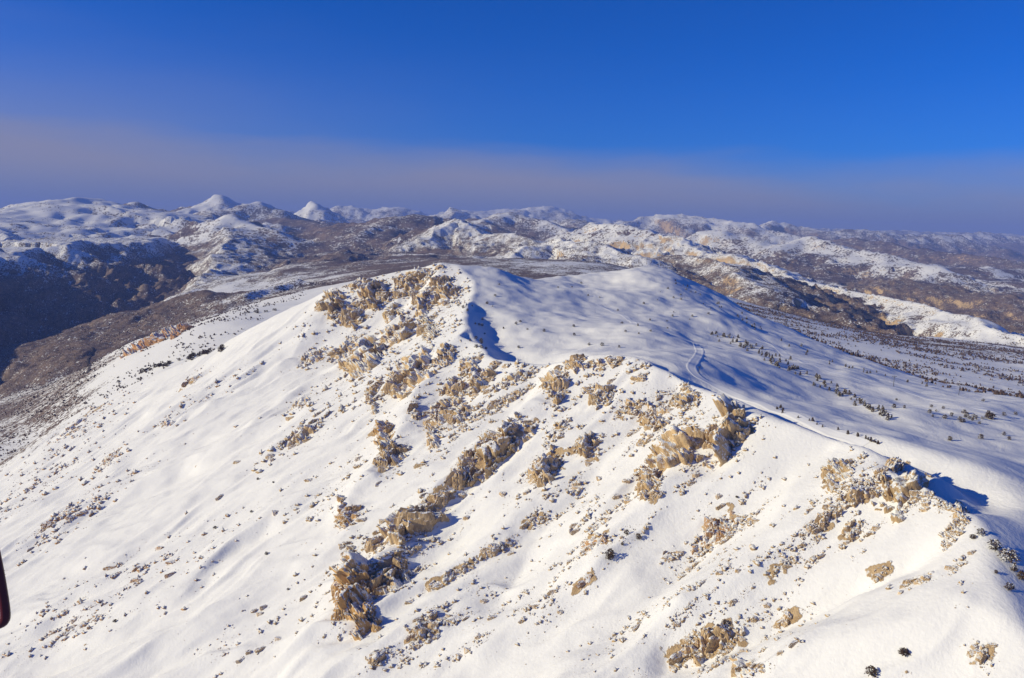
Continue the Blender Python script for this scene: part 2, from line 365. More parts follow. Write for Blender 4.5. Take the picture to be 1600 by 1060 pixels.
def tnoise(t, vec, scale, detail=4, rough=0.55):
    n = N(t, 'ShaderNodeTexNoise'); n.inputs['Scale'].default_value = scale; n.inputs['Detail'].default_value = detail
    n.inputs['Roughness'].default_value = rough
    if vec is not None: t.links.new(vec, n.inputs['Vector'])
    return n.outputs[0]
def attr(t, name):
    n = N(t, 'ShaderNodeAttribute', attribute_name=name); return n.outputs['Fac']
def mapping(t, vec, scale=(1, 1, 1), rot=(0, 0, 0)):
    n = N(t, 'ShaderNodeMapping'); n.inputs['Scale'].default_value = scale; n.inputs['Rotation'].default_value = rot
    t.links.new(vec, n.inputs[0]); return n.outputs[0]

SNOW = (0.82, 0.812, 0.79)
def rock_colour(t, vec, k=1.0):
    n1 = tnoise(t, vec, 0.22*k, 6, 0.6); n2 = tnoise(t, mapping(t, vec, (1, 1, 0.25)), 0.9*k, 5, 0.65)
    c = mix(t, ramp(t, n1, 0.35, 0.65), (0.45, 0.31, 0.17), (0.60, 0.44, 0.255))
    c = mix(t, ramp(t, n2, 0.55, 0.75), c, (0.29, 0.20, 0.125))
    n3 = tnoise(t, vec, 0.05*k, 3)
    return mix(t, ramp(t, n3, 0.55, 0.75), c, (0.56, 0.38, 0.18))

def ground_material(name, grain):
    m, t, b = new_mat(name)
    geo = N(t, 'ShaderNodeNewGeometry'); pos = geo.outputs['Position']; nrm = N(t, 'ShaderNodeSeparateXYZ'); t.links.new(geo.outputs['Normal'], nrm.inputs[0])
    snow = attr(t, 'snow'); rock = attr(t, 'rock'); face = attr(t, 'face')
    # woodland: bare winter trees and scrub with snow between
    p3 = N(t, 'ShaderNodeVectorMath', operation='SCALE'); t.links.new(pos, p3.inputs[0])
    p3.inputs['Scale'].default_value = 1.0/grain
    f1 = tnoise(t, p3.outputs[0], 1.0, 3, 0.7); f2 = tnoise(t, p3.outputs[0], 0.16, 4, 0.6)
    fm = val(t, 'ADD', val(t, 'MULTIPLY', f1, 0.85), val(t, 'MULTIPLY', f2, 0.45))       # mean about .65
    thr = val(t, 'MULTIPLY_ADD', snow, -0.50, 0.93)
    wood = ramp(t, val(t, 'SUBTRACT', thr, fm), -0.02, 0.05)
    f3 = tnoise(t, p3.outputs[0], 0.4, 3)
    wc = mix(t, ramp(t, f3, 0.35, 0.65), (0.09, 0.06, 0.05), (0.185, 0.125, 0.09))
    f4 = tnoise(t, p3.outputs[0], 2.6, 2, 0.6)
    wc = mix(t, ramp(t, f4, 0.52, 0.72), wc, (0.40, 0.37, 0.37))
    col = mix(t, wood, SNOW, wc)
    # bare rock where the ground is too steep to hold snow
    rn = tnoise(t, pos, 0.35, 5, 0.65)
    st = val(t, 'SUBTRACT', val(t, 'ADD', val(t, 'MULTIPLY_ADD', rn, 0.25, 0.29), val(t, 'MULTIPLY', f1, 0.9)), nrm.outputs[2])
    st = val(t, 'MULTIPLY_ADD', rock, 0.42, st)
    rk = ramp(t, st, 0.40, 0.46)
    rk = val(t, 'MULTIPLY', rk, ramp(t, rock, 0.03, 0.12))
    col = mix(t, rk, col, rock_colour(t, pos))
    t.links.new(col, b.inputs['Base Color'])
    # wind-packed relief
    wd_ = N(t, 'ShaderNodeTexNoise'); t.links.new(pos, wd_.inputs['Vector']); wd_.inputs['Scale'].default_value = .02; wd_.inputs['Detail'].default_value = 2
    ws = N(t, 'ShaderNodeVectorMath', operation='MULTIPLY_ADD'); t.links.new(wd_.outputs['Color'], ws.inputs[0]); ws.inputs[1].default_value = (45, 45, 0); t.links.new(pos, ws.inputs[2])
    w1 = tnoise(t, mapping(t, ws.outputs[0], (0.2, 0.05, 0.1), (0, 0, math.radians(-52))), 1.0, 5, 0.68)
    w2 = tnoise(t, pos, 0.5, 4, 0.6)
    hh = val(t, 'ADD', val(t, 'MULTIPLY', w1, ramp_lin(t, face, 0.8, 0.34)), val(t, 'MULTIPLY', w2, 0.5))
    hh = val(t, 'ADD', hh, val(t, 'MULTIPLY', val(t, 'MULTIPLY', fm, wood), grain*0.35))
    hh = val(t, 'ADD', hh, val(t, 'MULTIPLY', val(t, 'MULTIPLY', tnoise(t, pos, 0.8, 6, 0.7), rk), 3.0))
    bp = N(t, 'ShaderNodeBump'); bp.inputs['Distance'].default_value = 1.0; bp.inputs['Strength'].default_value = 0.55
    t.links.new(hh, bp.inputs['Height']); t.links.new(bp.outputs[0], b.inputs['Normal'])
    return m
GROUND = ground_material('snowfield', 9.0); GROUND_FAR = ground_material('far_snow', 28.0)

# ------------------------------------------------------------------ build the ground
near_ys = rows(130, 1765, 0.0025, 0.65)
near_xs = np.arange(-1330, 1270, 2.0)
NX, NY, NOK = grid(near_ys, near_xs, lambda x, y: np.abs(x) < 0.72*y+70)
NZ, NSN, NFACE = on(NOK, NX, NY, terrain)
mid_xs = np.arange(-7600, 5300, 10.5); mid_ys = rows(1745, 7060, 0.0035, 5)
MX, MY, MOK = grid(mid_ys, mid_xs, lambda x, y: (x < 0.72*y+150) & (x > -0.72*y-1900))
MZ, MSN, _ = on(MOK, MX, MY, terrain)

def bil(x, y, xs, ys, Zs):
    x = np.asarray(x, float); y = np.asarray(y, float)
    i = np.clip(np.searchsorted(ys, y)-1, 0, len(ys)-2); j = np.clip(np.searchsorted(xs, x)-1, 0, len(xs)-2)
    v = np.clip((y-ys[i])/(ys[i+1]-ys[i]), 0, 1); u = np.clip((x-xs[j])/(xs[j+1]-xs[j]), 0, 1)
    return (Zs[i, j]*(1-u)+Zs[i, j+1]*u)*(1-v)+(Zs[i+1, j]*(1-u)+Zs[i+1, j+1]*u)*v
def ground_z(x, y):
    x = np.asarray(x, float); y = np.asarray(y, float)
    return np.where(y < 1750, bil(x, y, near_xs, near_ys, NZ), bil(x, y, mid_xs, mid_ys, MZ))
def survey(u, v, dmin=150, dmax=6500, sk=0.005):
    """the spot of ground seen in a given direction: walk along the line of sight until it meets the land"""
    d = ray(np.atleast_1d(u), np.atleast_1d(v)); n = len(d); D = np.full(n, float(dmin)); hit = np.zeros(n, bool); res = np.full(n, np.nan)
    while (D < dmax).any() and not hit.all():
        st = np.maximum(0.5, D*sk); D2 = D+st
        below = (CZ+d[:, 2]*D2 < ground_z(d[:, 0]*D2, D2)) & ~hit
        res[below] = D2[below]; hit |= below; D = D2
        if D[0] > dmax: break
    lo = res/(1+sk*1.02)-0.5; hi = res.copy()
    for _ in range(7):
        md = (lo+hi)/2; mz = np.nan_to_num(md, nan=500.0); b_ = CZ+d[:, 2]*mz < ground_z(d[:, 0]*mz, mz); hi = np.where(b_, md, hi); lo = np.where(b_, lo, md)
    res = hi
    x = d[:, 0]*res; y = res
    good = hit & np.isfinite(res); x = np.where(good, x, 0); y = np.where(good, y, 500)
    return x, y, ground_z(x, y), good
def slope_at(x, y, e=4.0):
    return np.stack([(ground_z(x+e, y)-ground_z(x-e, y))/(2*e), (ground_z(x, y+e)-ground_z(x, y-e))/(2*e)], -1)

# outcrops: u, v, width, height (in the survey picture), lean of the band, pieces, kind, label
OUTCROPS = [
 (558, 930, 70, 120, 8, 34, 'ochre', 'tall ochre rock buttress standing low on the sunlit face, biggest cliff at the bottom'),
 (612, 905, 55, 60, 35, 16, 'tan', 'snow-speckled broken rock shoulder joined to the right of the tall ochre buttress'),
 (548, 868, 26, 30, 20, 6, 'tan', 'small brown rock knob on the very top of the tall ochre buttress'),
 (1015, 755, 30, 80, 25, 12, 'tan', 'pale tan rock pillar at the lower left tip of the big crag below the crest'),
 (1062, 700, 75, 70, 40, 22, 'tan', 'middle block of the big tan crag below the crest, with an upright slab'),
 (1140, 680, 85, 80, 40, 30, 'tan', 'top right block of the big crag, snow-dusted with a dark shaded edge'),
 (765, 705, 150, 44, 34, 30, 'tan', 'long tan rock wall slanting across the middle of the sunlit face'),
 (640, 815, 130, 56, 36, 30, 'tan', 'broken snow-streaked rock band above the tall ochre buttress'),
 (542, 808, 32, 62, 15, 12, 'ochre', 'pair of ochre rock steps at the left end of the broken band'),
 (598, 679, 30, 40, 5, 8, 'ochre', 'stubby ochre rock tower alone in snow on the middle face'),
 (610, 718, 44, 60, 38, 13, 'tan', 'dark-sided rock rib just below the stubby ochre tower'),
 (690, 655, 60, 40, 40, 14, 'tan', 'tan rock rib to the right of the stubby ochre tower'),
 (679, 690, 24, 42, 35, 7, 'tan', 'narrow leaning rock fin between the ochre tower and the long wall'),
 (650, 645, 18, 44, 20, 7, 'tan', 'thin upright rock needle above the stubby ochre tower'),
 (522, 474, 40, 50, 10, 15, 'tan', 'leftmost rock cliff under the summit skyline'),
 (585, 462, 60, 55, 35, 22, 'tan', 'wide rock cliff under the summit skyline, second from the left'),
 (650, 432, 90, 24, 20, 22, 'tan', 'row of rock teeth along the summit crest'),
 (686, 447, 22, 30, 15, 7, 'tan', 'short double rock pillar right under the summit'),
 (661, 474, 24, 54, 5, 13, 'tan', 'upright rock pillar below the summit teeth'),
 (700, 462, 50, 40, 20, 12, 'tan', 'speckled rocks on the right shoulder of the summit'),
 (633, 518, 34, 50, 30, 13, 'tan', 'pair of rock fins halfway between summit and saddle'),
 (672, 515, 26, 60, 10, 14, 'tan', 'tall rock rib on the edge between summit face and plateau bowl'),
 (553, 492, 30, 44, 40, 8, 'tan', 'slanting rock rib below the wide summit cliff'),
 (492, 560, 44, 22, 25, 9, 'tan', 'low tan outcrop far left on the upper face'),
 (568, 562, 76, 50, 30, 24, 'tan', 'wide rock outcrop in the middle of the upper face with an overhanging left end'),
 (583, 615, 20, 52, 25, 9, 'tan', 'narrow rock rib hanging below the wide upper outcrop'),
 (652, 580, 64, 46, 25, 20, 'tan', 'cluster of rock pillars to the right of the wide upper outcrop'),
 (752, 592, 66, 40, 32, 18, 'tan', 'rock outcrop just below the snowy saddle'),
 (705, 612, 44, 40, 35, 11, 'tan', 'rocks below and left of the saddle outcrop'),
 (700, 555, 26, 40, 15, 8, 'tan', 'dark rock rib at the left end of the saddle'),
 (868, 595, 36, 56, 25, 15, 'tan', 'tan rock rib below the rounded snow hump of the crest'),
 (900, 570, 40, 26, 20, 8, 'tan', 'small rocks on the brow of the rounded snow hump'),
 (915, 700, 44, 50, 15, 15, 'tan', 'rock outcrop alone between the long wall and the big crag'),
 (850, 735, 60, 64, 40, 18, 'tan', 'cluster of tan blocks to the right of the long rock wall'),
 (1022, 655, 40, 60, 40, 14, 'tan', 'string of rounded boulders above the big crag'),
 (1070, 626, 44, 32, 15, 11, 'tan', 'mottled rock patch near the crest above the big crag'),
 (998, 592, 24, 14, 10, 5, 'tan', 'little rocks on the crest above the string of boulders'),
 (832, 815, 44, 14, 22, 7, 'tan', 'thin rock ledge below the cluster of tan blocks'),
 (776, 856, 50, 15, 25, 8, 'tan', 'thin rock ledge on the lower face right of the broken band'),
 (700, 905, 80, 22, 32, 14, 'tan', 'slanting row of low rocks right of the tall ochre buttress'),
 (660, 985, 60, 34, 30, 12, 'tan', 'rocks below and right of the tall ochre buttress'),
 (590, 1026, 26, 36, 20, 7, 'tan', 'small rock knot directly beneath the tall ochre buttress'),
 (925, 850, 50, 36, 30, 10, 'rust', 'brown rocks beside the dark shrub on the lower face'),
 (910, 910, 34, 20, 30, 6, 'rust', 'small rocks down-slope of the dark shrub'),
 (1120, 830, 84, 54, 40, 16, 'rust', 'brown scree patch below the big crag'),
 (1046, 866, 20, 26, 30, 4, 'rust', 'single brown boulder below the big crag, left of the scree'),
 (1310, 740, 56, 44, 40, 16, 'tan', 'rocks on the near crest left of the square boulder'),
 (1346, 772, 36, 34, 10, 5, 'tan', 'square pale boulder under the near crest with shadow beside it'),
 (1290, 815, 60, 30, 35, 11, 'tan', 'line of boulders stepping down-left from the square boulder'),
 (1420, 762, 84, 56, 25, 26, 'tan', 'rough rock crown on the near crest at right'),
 (1330, 832, 30, 30, 20, 7, 'tan', 'small rock patch below the square boulder'),
 (1375, 893, 26, 14, 20, 4, 'tan', 'pale rock alone on the snow rib at lower right'),
 (1442, 905, 46, 14, 20, 5, 'tan', 'two pale rocks in the smooth snow near the right crest'),
 (1215, 895, 44, 18, 30, 8, 'tan', 'small rocks on the snow between scree and right crest'),
 (1225, 968, 40, 18, 25, 6, 'tan', 'rocks on the shadowed snow lip at lower right'),
 (1100, 1012, 110, 50, 20, 24, 'tan', 'jumbled rocks at the bottom edge of the picture'),
 (1160, 1045, 60, 30, 10, 10, 'tan', 'ragged rock heap at the bottom edge, right of the jumbled rocks'),
 (1528, 1030, 26, 34, -10, 6, 'tan', 'weathered boulder in the bottom right corner of the snow'),
 (470, 682, 44, 26, 40, 9, 'tan', 'scattered ochre rocks left of the stubby tower'),
 (172, 718, 50, 18, 38, 10, 'rust', 'rusty rock rib at the left side of the face'),
 (120, 665, 90, 20, 38, 14, 'rust', 'rusty rocks along the left skyline of the face'),
 (105, 800, 100, 16, 36, 13, 'rust', 'rusty rock streak at the far left above the smooth gully'),
 (112, 985, 60, 14, 28, 9, 'rust', 'rusty rock streak in the bottom left corner'),
 (262, 660, 24, 16, 20, 5, 'rust', 'small dark rock pair on the upper left face'),
 (305, 590, 40, 14, 30, 6, 'rust', 'small brown rocks below the row of dark trees'),
 (540, 540, 50, 16, 32, 9, 'tan', 'thin rock streak on the upper face between the far left outcrop and the summit cliffs'),
 (612, 528, 26, 40, 30, 9, 'tan', 'slim rock fin left of the halfway pair of fins'),
 (470, 632, 40, 16, 30, 7, 'tan', 'low rocks on the left face below the far left outcrop'),
 (620, 600, 44, 30, 25, 11, 'tan', 'rock pillars hanging below the wide upper outcrop on its right'),
 (735, 570, 44, 26, 25, 10, 'tan', 'snowy rocks on the left lip of the saddle'),
 (805, 590, 46, 22, 25, 9, 'tan', 'rocks strung out under the middle of the saddle'),
 (790, 628, 50, 18, 30, 8, 'tan', 'low reddish rock streak below the saddle'),
 (722, 650, 40, 26, 38, 9, 'tan', 'rocks at the upper end of the tan rib, right of the ochre tower'),
 (945, 568, 50, 20, 10, 9, 'tan', 'small rocks under the top of the rounded snow hump'),
 (985, 640, 40, 24, 30, 8, 'tan', 'boulders between the tan rib and the string of rounded boulders'),
 (940, 620, 40, 26, 30, 8, 'tan', 'rocks right of the tan rib below the snow hump'),
 (880, 665, 36, 18, 35, 6, 'tan', 'small rocks above the lone outcrop in mid-face'),
 (720, 740, 40, 28, 40, 9, 'tan', 'rock rib joining the lower left end of the long wall'),
 (1010, 690, 24, 20, 30, 5, 'tan', 'small rocks left of the middle block of the big crag'),
 (1395, 735, 50, 30, 15, 12, 'tan', 'pale rocks between the square boulder and the rough rock crown'),
 (1500, 800, 30, 40, -50, 10, 'tan', 'rocks along the crest behind the rough rock crown'),
 (640, 450, 50, 30, 30, 12, 'tan', 'rock slabs just beneath the summit teeth'),
 (612, 495, 30, 26, 30, 8, 'tan', 'rocks below the wide summit cliff on its right'),
 (560, 445, 40, 18, 22, 8, 'tan', 'low rocks on the skyline left of the summit teeth'),
 (245, 533, 110, 34, 24, 20, 'orange', 'orange cliff on the wooded bench beyond the face'),
]
kinds = {}
ru, rv, own = [], [], []
OUTCROPS = [(*o[:5], int(o[5]*1.0), *o[6:]) for o in OUTCROPS]
for i, (u, v, w, h, ln, n, kind, lab) in enumerate(OUTCROPS):
    ang = np.radians(ln); r = np.sqrt(RNG.uniform(0, 1, n)); th = RNG.uniform(0, 2*np.pi, n)
    a = r*np.cos(th)*w*0.54; b = r*np.sin(th)*h*0.40
    ru.append(u+a*np.cos(ang)+b*np.sin(ang)*0.35); rv.append(v-a*np.sin(ang)+b*np.cos(ang)*0.8); own.append(np.full(n, i))
ru, rv, own = map(np.concatenate, (ru, rv, own))
RX, RY, RZ, RGOOD = survey(ru, rv)
cx, cy, cz, cgood = survey(np.array([o[0] for o in OUTCROPS]), np.array([o[1] for o in OUTCROPS]))

# the ground itself is rough and half bare round the outcrops
def rough(Xa, Ya, ok):
    m = np.zeros(Xa.shape, np.float32)
    for x, y, i, g in zip(RX, RY, own, RGOOD):
        if not g: continue
        o = OUTCROPS[i]; s = max(3.0, y/FPX*math.sqrt(o[2]*o[3]/o[5])*0.85)
        j0, j1 = np.searchsorted(Xa[0], (x-3*s, x+3*s)); i0, i1 = np.searchsorted(Ya[:, 0], (y-3*s, y+3*s))
        if j1 <= j0 or i1 <= i0: continue
        sx = Xa[i0:i1, j0:j1]; sy = Ya[i0:i1, j0:j1]
        m[i0:i1, j0:j1] = np.maximum(m[i0:i1, j0:j1], np.exp(-((sx-x)**2+(sy-y)**2)/(2*s*s)))
    return m*ok
NROCK = rough(NX, NY, NOK); MROCK = np.maximum(rough(MX, MY, MOK), 0.74*sstep(-300, 1500, MX)*sstep(2900, 3700, MY)*MOK)   # steeper ground turns tan towards the right
k = NROCK > 0.02
bl = ridged(NX[k]/9, NY[k]/9, 3, 0.6)-1.2
NZ[k] += NROCK[k]*(bl*1.0+0.5)
# scattered stony ground elsewhere on the face
sp = np.zeros_like(NZ); sp[NOK] = fbm((NX[NOK]*0.958+NY[NOK]*0.287)/60, (-NX[NOK]*0.287+NY[NOK]*0.958)/22, 4, .6)
STONY = np.clip(sstep(0.35, 0.8, sp), 0, 1)*(NFACE > 0.6)
NROCKA = np.maximum(NROCK, 0.22*STONY)
NZ += STONY*0.0
ridge = mesh_from('mountain_ridge', NX, NY, NZ, NOK, {'snow': NSN, 'rock': NROCKA, 'face': NFACE}, GROUND)
hills = mesh_from('hills', MX, MY, MZ, MOK, {'snow': MSN, 'rock': MROCK, 'face': 0*MZ}, GROUND)
xs = np.arange(-36000, 32000, 46.0); ys = rows(7000, 42000, 0.0045, 5)
X, Y, ok = grid(ys, xs, lambda x, y: (x < 0.69*y+300) & (x > -0.68*y-800))
Z, SN, _ = on(ok, X, Y, terrain)
far = mesh_from('far_mountains', X, Y, Z, ok, {'snow': SN, 'rock': 0.72*sstep(-1500, 1500, X), 'face': 0*Z}, GROUND_FAR)

# ------------------------------------------------------------------ rocks
from mathutils import noise as mn
def rock_mesh(name, seed, sub=4, flute=0.13):
    rg = np.random.default_rng(seed)
    bm = bmesh.new(); bmesh.ops.create_icosphere(bm, subdivisions=sub, radius=1.0)
    pl = []
    for i in range(9):
        n = rg.normal(size=3); n[2] *= 0.35; n /= np.linalg.norm(n); pl.append((n, rg.uniform(0.55, 0.95)))
    pl.append((np.array([0.2*rg.normal(), 0.2*rg.normal(), 1.0]), rg.uniform(.7, .95)))
    off = Vector(rg.uniform(-50, 50, 3))
    for v in bm.verts:
        d = np.array(v.co); r = 1.15
        for n, h in pl:
            c = float(n@d)
            if c > 1e-3: r = min(r, h/c)
        q = Vector((d[0]*2.6, d[1]*2.6, d[2]*0.9))
        f = mn.fractal(q+off, 1.0, 2.1, 4)
        cr = abs(mn.noise(Vector((d[0]*3.2, d[1]*3.2, d[2]*.7))+off*1.3))
        r *= 1 + flute*f - flute*1.6*max(0, 0.14-cr)/0.14
        v.co = Vector(d*r)
    me = bpy.data.meshes.new(name); bm.to_mesh(me); bm.free()
    me.polygons.foreach_set('use_smooth', np.zeros(len(me.polygons), bool)); return me

def rock_material(name, tint, snowiness):
    m, t, b = new_mat(name)
    geo = N(t, 'ShaderNodeNewGeometry'); pos = geo.outputs['Position']; s = N(t, 'ShaderNodeSeparateXYZ'); t.links.new(geo.outputs['Normal'], s.inputs[0])
    c = rock_colour(t, pos)
    oi = N(t, 'ShaderNodeObjectInfo'); mm = N(t, 'ShaderNodeMix', data_type='RGBA', blend_type='MULTIPLY'); mm.inputs[0].default_value = 1
    t.links.new(c, mm.inputs[6]); t.links.new(mix(t, oi.outputs['Random'], tuple(x*0.85 for x in tint), tuple(x*1.12 for x in tint)), mm.inputs[7])
    n = tnoise(t, pos, 0.55, 6, 0.78)
    sn = ramp(t, val(t, 'ADD', s.outputs[2], val(t, 'MULTIPLY', val(t, 'SUBTRACT', n, 0.5), 3.2)), 0.42-snowiness, 0.50-snowiness)
    t.links.new(mix(t, sn, mm.outputs[2], SNOW), b.inputs['Base Color'])
    bp = N(t, 'ShaderNodeBump'); bp.inputs['Distance'].default_value = 1.0; bp.inputs['Strength'].default_value = 0.8
    t.links.new(tnoise(t, mapping(t, pos, (1, 1, 0.35)), 0.7, 7, 0.7), bp.inputs['Height']); t.links.new(bp.outputs[0], b.inputs['Normal'])
    return m
RMAT = {'tan': rock_material('limestone', (1.0, 1.0, 1.0), 0.0), 'ochre': rock_material('ochre_limestone', (1.08, 0.95, 0.74), -0.05),
        'rust': rock_material('rusty_limestone', (0.85, 0.72, 0.66), 0.05), 'orange': rock_material('orange_limestone', (1.05, 0.80, 0.64), -0.15)}
RMESH = {k: [rock_mesh('rock', 100+i) for i in range(9)] for k in RMAT}
for k, l in RMESH.items():
    for me in l: me.materials.append(RMAT[k])
def add_rock(name, parent, kind, x, y, z, r, tall, lean=0.35, sink=0.25, yaw=None, thin=1.0):
    o = bpy.data.objects.new(name, RMESH[kind][RNG.integers(9)]); C.objects.link(o)
    g = slope_at(x, y, max(3, r)); nv = Vector((-g[0], -g[1], 1)).normalized()
    up = (Vector((0, 0, 1))*(1-lean)+nv*lean).normalized()
    q = up.to_track_quat('Z', 'Y'); rot = Matrix.Rotation(0, 3, 'Z') @ Vector((0, 0, 1)).rotation_difference(up).to_matrix() @ Matrix.Rotation(RNG.uniform(0, 6.28) if yaw is None else yaw, 3, 'Z')
    sx = r*RNG.uniform(0.8, 1.2)*thin; sy = r*RNG.uniform(0.8, 1.2)/thin; szz = r*tall
    mw = Matrix.Translation((x, y, z-szz*sink)) @ rot.to_4x4() @ Matrix.Diagonal((sx, sy, szz, 1))
    o.matrix_world = mw
    if parent is not None:
        o.parent = parent; o.matrix_parent_inverse = parent.matrix_world.inverted()
    return o
def bedrock(i, parent, sel):
    """living rock breaking through the snow: a dense patch of the slope pushed out in flutes and ledges"""
    u, v, w, h, ln, n, kind, lab = OUTCROPS[i]
    an = math.radians(ln); ca, sa = math.cos(an), math.sin(an)
    qu = np.array([u-w*.5*ca, u+w*.5*ca, u-h*.5*sa*.6, u+h*.5*sa*.6]); qv = np.array([v+w*.5*sa, v-w*.5*sa, v-h*.5*ca, v+h*.5*ca])
    x, y, z, g = survey(qu, qv); c0 = np.array([cx[i], cy[i]]); D = cy[i]; sc = D/FPX
    def axis(a, b, size):
        if g[a] and g[b] and math.hypot(x[a]-x[b], y[a]-y[b]) < 5*size*sc: return np.array([(x[b]-x[a])/2, (y[b]-y[a])/2])
        k = a if g[a] and math.hypot(x[a]-c0[0], y[a]-c0[1]) < 3*size*sc else (b if g[b] and math.hypot(x[b]-c0[0], y[b]-c0[1]) < 3*size*sc else None)
        if k is None: return np.array([size*.5*sc, 0.]) if a == 0 else np.array([0., size*.9*sc])
        return (c0-np.array([x[k], y[k]]))*(1 if k == a else -1)
    A = axis(0, 1, w); B = axis(2, 3, h)
    la, lb = np.hypot(*A), np.hypot(*B); gs = max(0.6, sc*1.35)
    if kind == 'orange': gs = sc*1.6
    R = 1.45; na = int(np.clip(2*R*la/gs, 8, 150)); nb = int(np.clip(2*R*lb/gs, 8, 150))
    a, b = np.meshgrid(np.linspace(-R, R, na), np.linspace(-R, R, nb))
    X = c0[0]+a*A[0]+b*B[0]; Y = c0[1]+a*A[1]+b*B[1]; Zg = ground_z(X, Y)
    gr = slope_at(X, Y, 5.0); sl_ = np.hypot(gr[..., 0], gr[..., 1])+1e-6; dhx, dhy = -gr[..., 0]/sl_, -gr[..., 1]/sl_
    gm = gr.mean((0, 1)); gm = gm/(np.hypot(*gm)+1e-6); s_ = -(X*gm[0]+Y*gm[1]); t_ = -X*gm[1]+Y*gm[0]
    big = min(w, h)*sc; lam = float(np.clip(big*.32, 3.5, 10))
    wb = fbm(X/lam/1.7+i, Y/lam/1.7, 2)*lam*.5
    m = 1.0-np.sqrt(a*a+b*b)
    fl = ridged((t_+wb)/lam+3*i, s_/(lam*2.6), 4, .55)-1.05
    bl = fbm((t_+wb)/lam/1.4, s_/lam/1.4+7*i, 5, .6)
    mm = m+0.6*fl+0.85*bl-0.16
    Hc = {0: .75, 6: .5, 4: .6, 5: .6, 3: .7}.get(i, .5)*big
    if kind == 'rust': Hc *= .6; mm = mm-.12
    hh = Hc*np.clip(mm, -.5, 1.1)
    st = np.clip(big*.13, 1.0, 4.0); k = hh/st; fr = k-np.floor(k); terr = st*(np.floor(k)+sstep(.5, .95, fr)); hh = np.where(hh > 0, hh*.35+terr*.65, hh)
    hh = hh+fbm(X/2.2+i, Y/2.2, 3, .6)*np.clip(hh*.2, 0, .9)
    sgn = np.stack([-gr[..., 0], -gr[..., 1], np.ones_like(X)], -1); sgn /= np.linalg.norm(sgn, axis=-1, keepdims=True)
    push = sgn*.85+np.stack([dhx, dhy, 0*X], -1)*.18
    sink = .22*Hc+.25
    V = np.stack([X, Y, Zg], -1)+push*(hh-sink)[..., None]
    keep = hh > sink-1.7; q = keep[:-1, :-1] | keep[1:, :-1] | keep[:-1, 1:] | keep[1:, 1:]
    # one connected piece: keep what hangs together with the middle of the patch
    grow = np.zeros_like(q); ci, cj = np.unravel_index(np.argmax(np.where(q, 1.0/(1+np.abs(a[:-1, :-1])+np.abs(b[:-1, :-1])), 0)), q.shape); grow[ci, cj] = True
    for _ in range(400):
        g2 = grow.copy(); g2[1:] |= grow[:-1]; g2[:-1] |= grow[1:]; g2[:, 1:] |= grow[:, :-1]; g2[:, :-1] |= grow[:, 1:]; g2 &= q
        if (g2 == grow).all(): break
        grow = g2
    q = grow
    ii, jj = np.nonzero(q); f0 = ii*na+jj; F = np.stack([f0, f0+1, f0+na+1, f0+na], 1)
    cr = A[0]*B[1]-A[1]*B[0]
    if cr < 0: F = F[:, ::-1]
    used = np.zeros(na*nb, bool); used[F.ravel()] = True; idx = np.cumsum(used)-1
    if not len(F): return
    P_ = V.reshape(-1, 3)[used]-np.array(parent.location)
    me = bpy.data.meshes.new('bedrock'); me.vertices.add(len(P_)); me.vertices.foreach_set('co', P_.astype(np.float32).ravel()); F = idx[F].astype(np.int32)
    me.loops.add(F.size); me.loops.foreach_set('vertex_index', F.ravel()); me.polygons.add(len(F)); me.polygons.foreach_set('loop_start', np.arange(0, F.size, 4, dtype=np.int32))
    me.update(calc_edges=True); me.materials.append(RMAT[kind]); o = bpy.data.objects.new('bedrock', me); C.objects.link(o); o.parent = parent
    global NTRI; NTRI += 2*len(F)
NTRI = 0
for i, (u, v, w, h, ln, n, kind, lab) in enumerate(OUTCROPS):
    sel = np.nonzero((own == i) & RGOOD)[0]
    if not cgood[i] or not len(sel): print('lost', lab); continue
    e = bpy.data.objects.new('rock_outcrop', None); C.objects.link(e)
    e.location = (cx[i], cy[i], float(ground_z(cx[i], cy[i]))); e.matrix_world = Matrix.Translation(e.location)
    e['label'] = lab; e['category'] = 'rock outcrop'; e['group'] = 'rock outcrops on the mountain'
    sc = np.median(RY[sel])/FPX
    yaw0 = 0.29+RNG.normal(0, .35)
    base = math.sqrt(w*h/n)*0.55*sc
    bedrock(i, e, sel)
    for j in sel:
        cen = math.hypot(RX[j]-cx[i], RY[j]-cy[i])
        f_ = max(0.0, 1-(cen/(0.6*max(w, h)*sc))**2); r = base*(0.33+(0.5+1.5*f_)*RNG.uniform(0, 1)**2.2)*(.62 if kind == 'rust' else 1); tall = RNG.uniform(1.2, 2.5) if h > 25 else RNG.uniform(.8, 1.4)
        add_rock('rock', e, kind, RX[j], RY[j], float(ground_z(RX[j], RY[j])), r, tall, lean=0.15, sink=0.3, yaw=yaw0+RNG.normal(0, .3)+(math.pi if RNG.uniform() < .5 else 0), thin=RNG.uniform(1.05, 1.6))
    if i == 0:      # the upright pillars of the tall buttress
        pu = np.array([538, 550, 564, 578, 546, 570, 590], float); pv = np.array([930, 950, 940, 955, 902, 912, 985], float); px_, py_, pz_, pg_ = survey(pu, pv)
        for x_, y_, z_, g_, r_ in zip(px_, py_, pz_, pg_, (7.5, 7, 7.5, 6, 5.5, 6, 4.5)):
            if g_: add_rock('rock', e, kind, x_, y_, z_, r_*y_/600*1.0, 2.3, lean=0.0, sink=0.35, yaw=yaw0+RNG.normal(0, .4), thin=1.1)

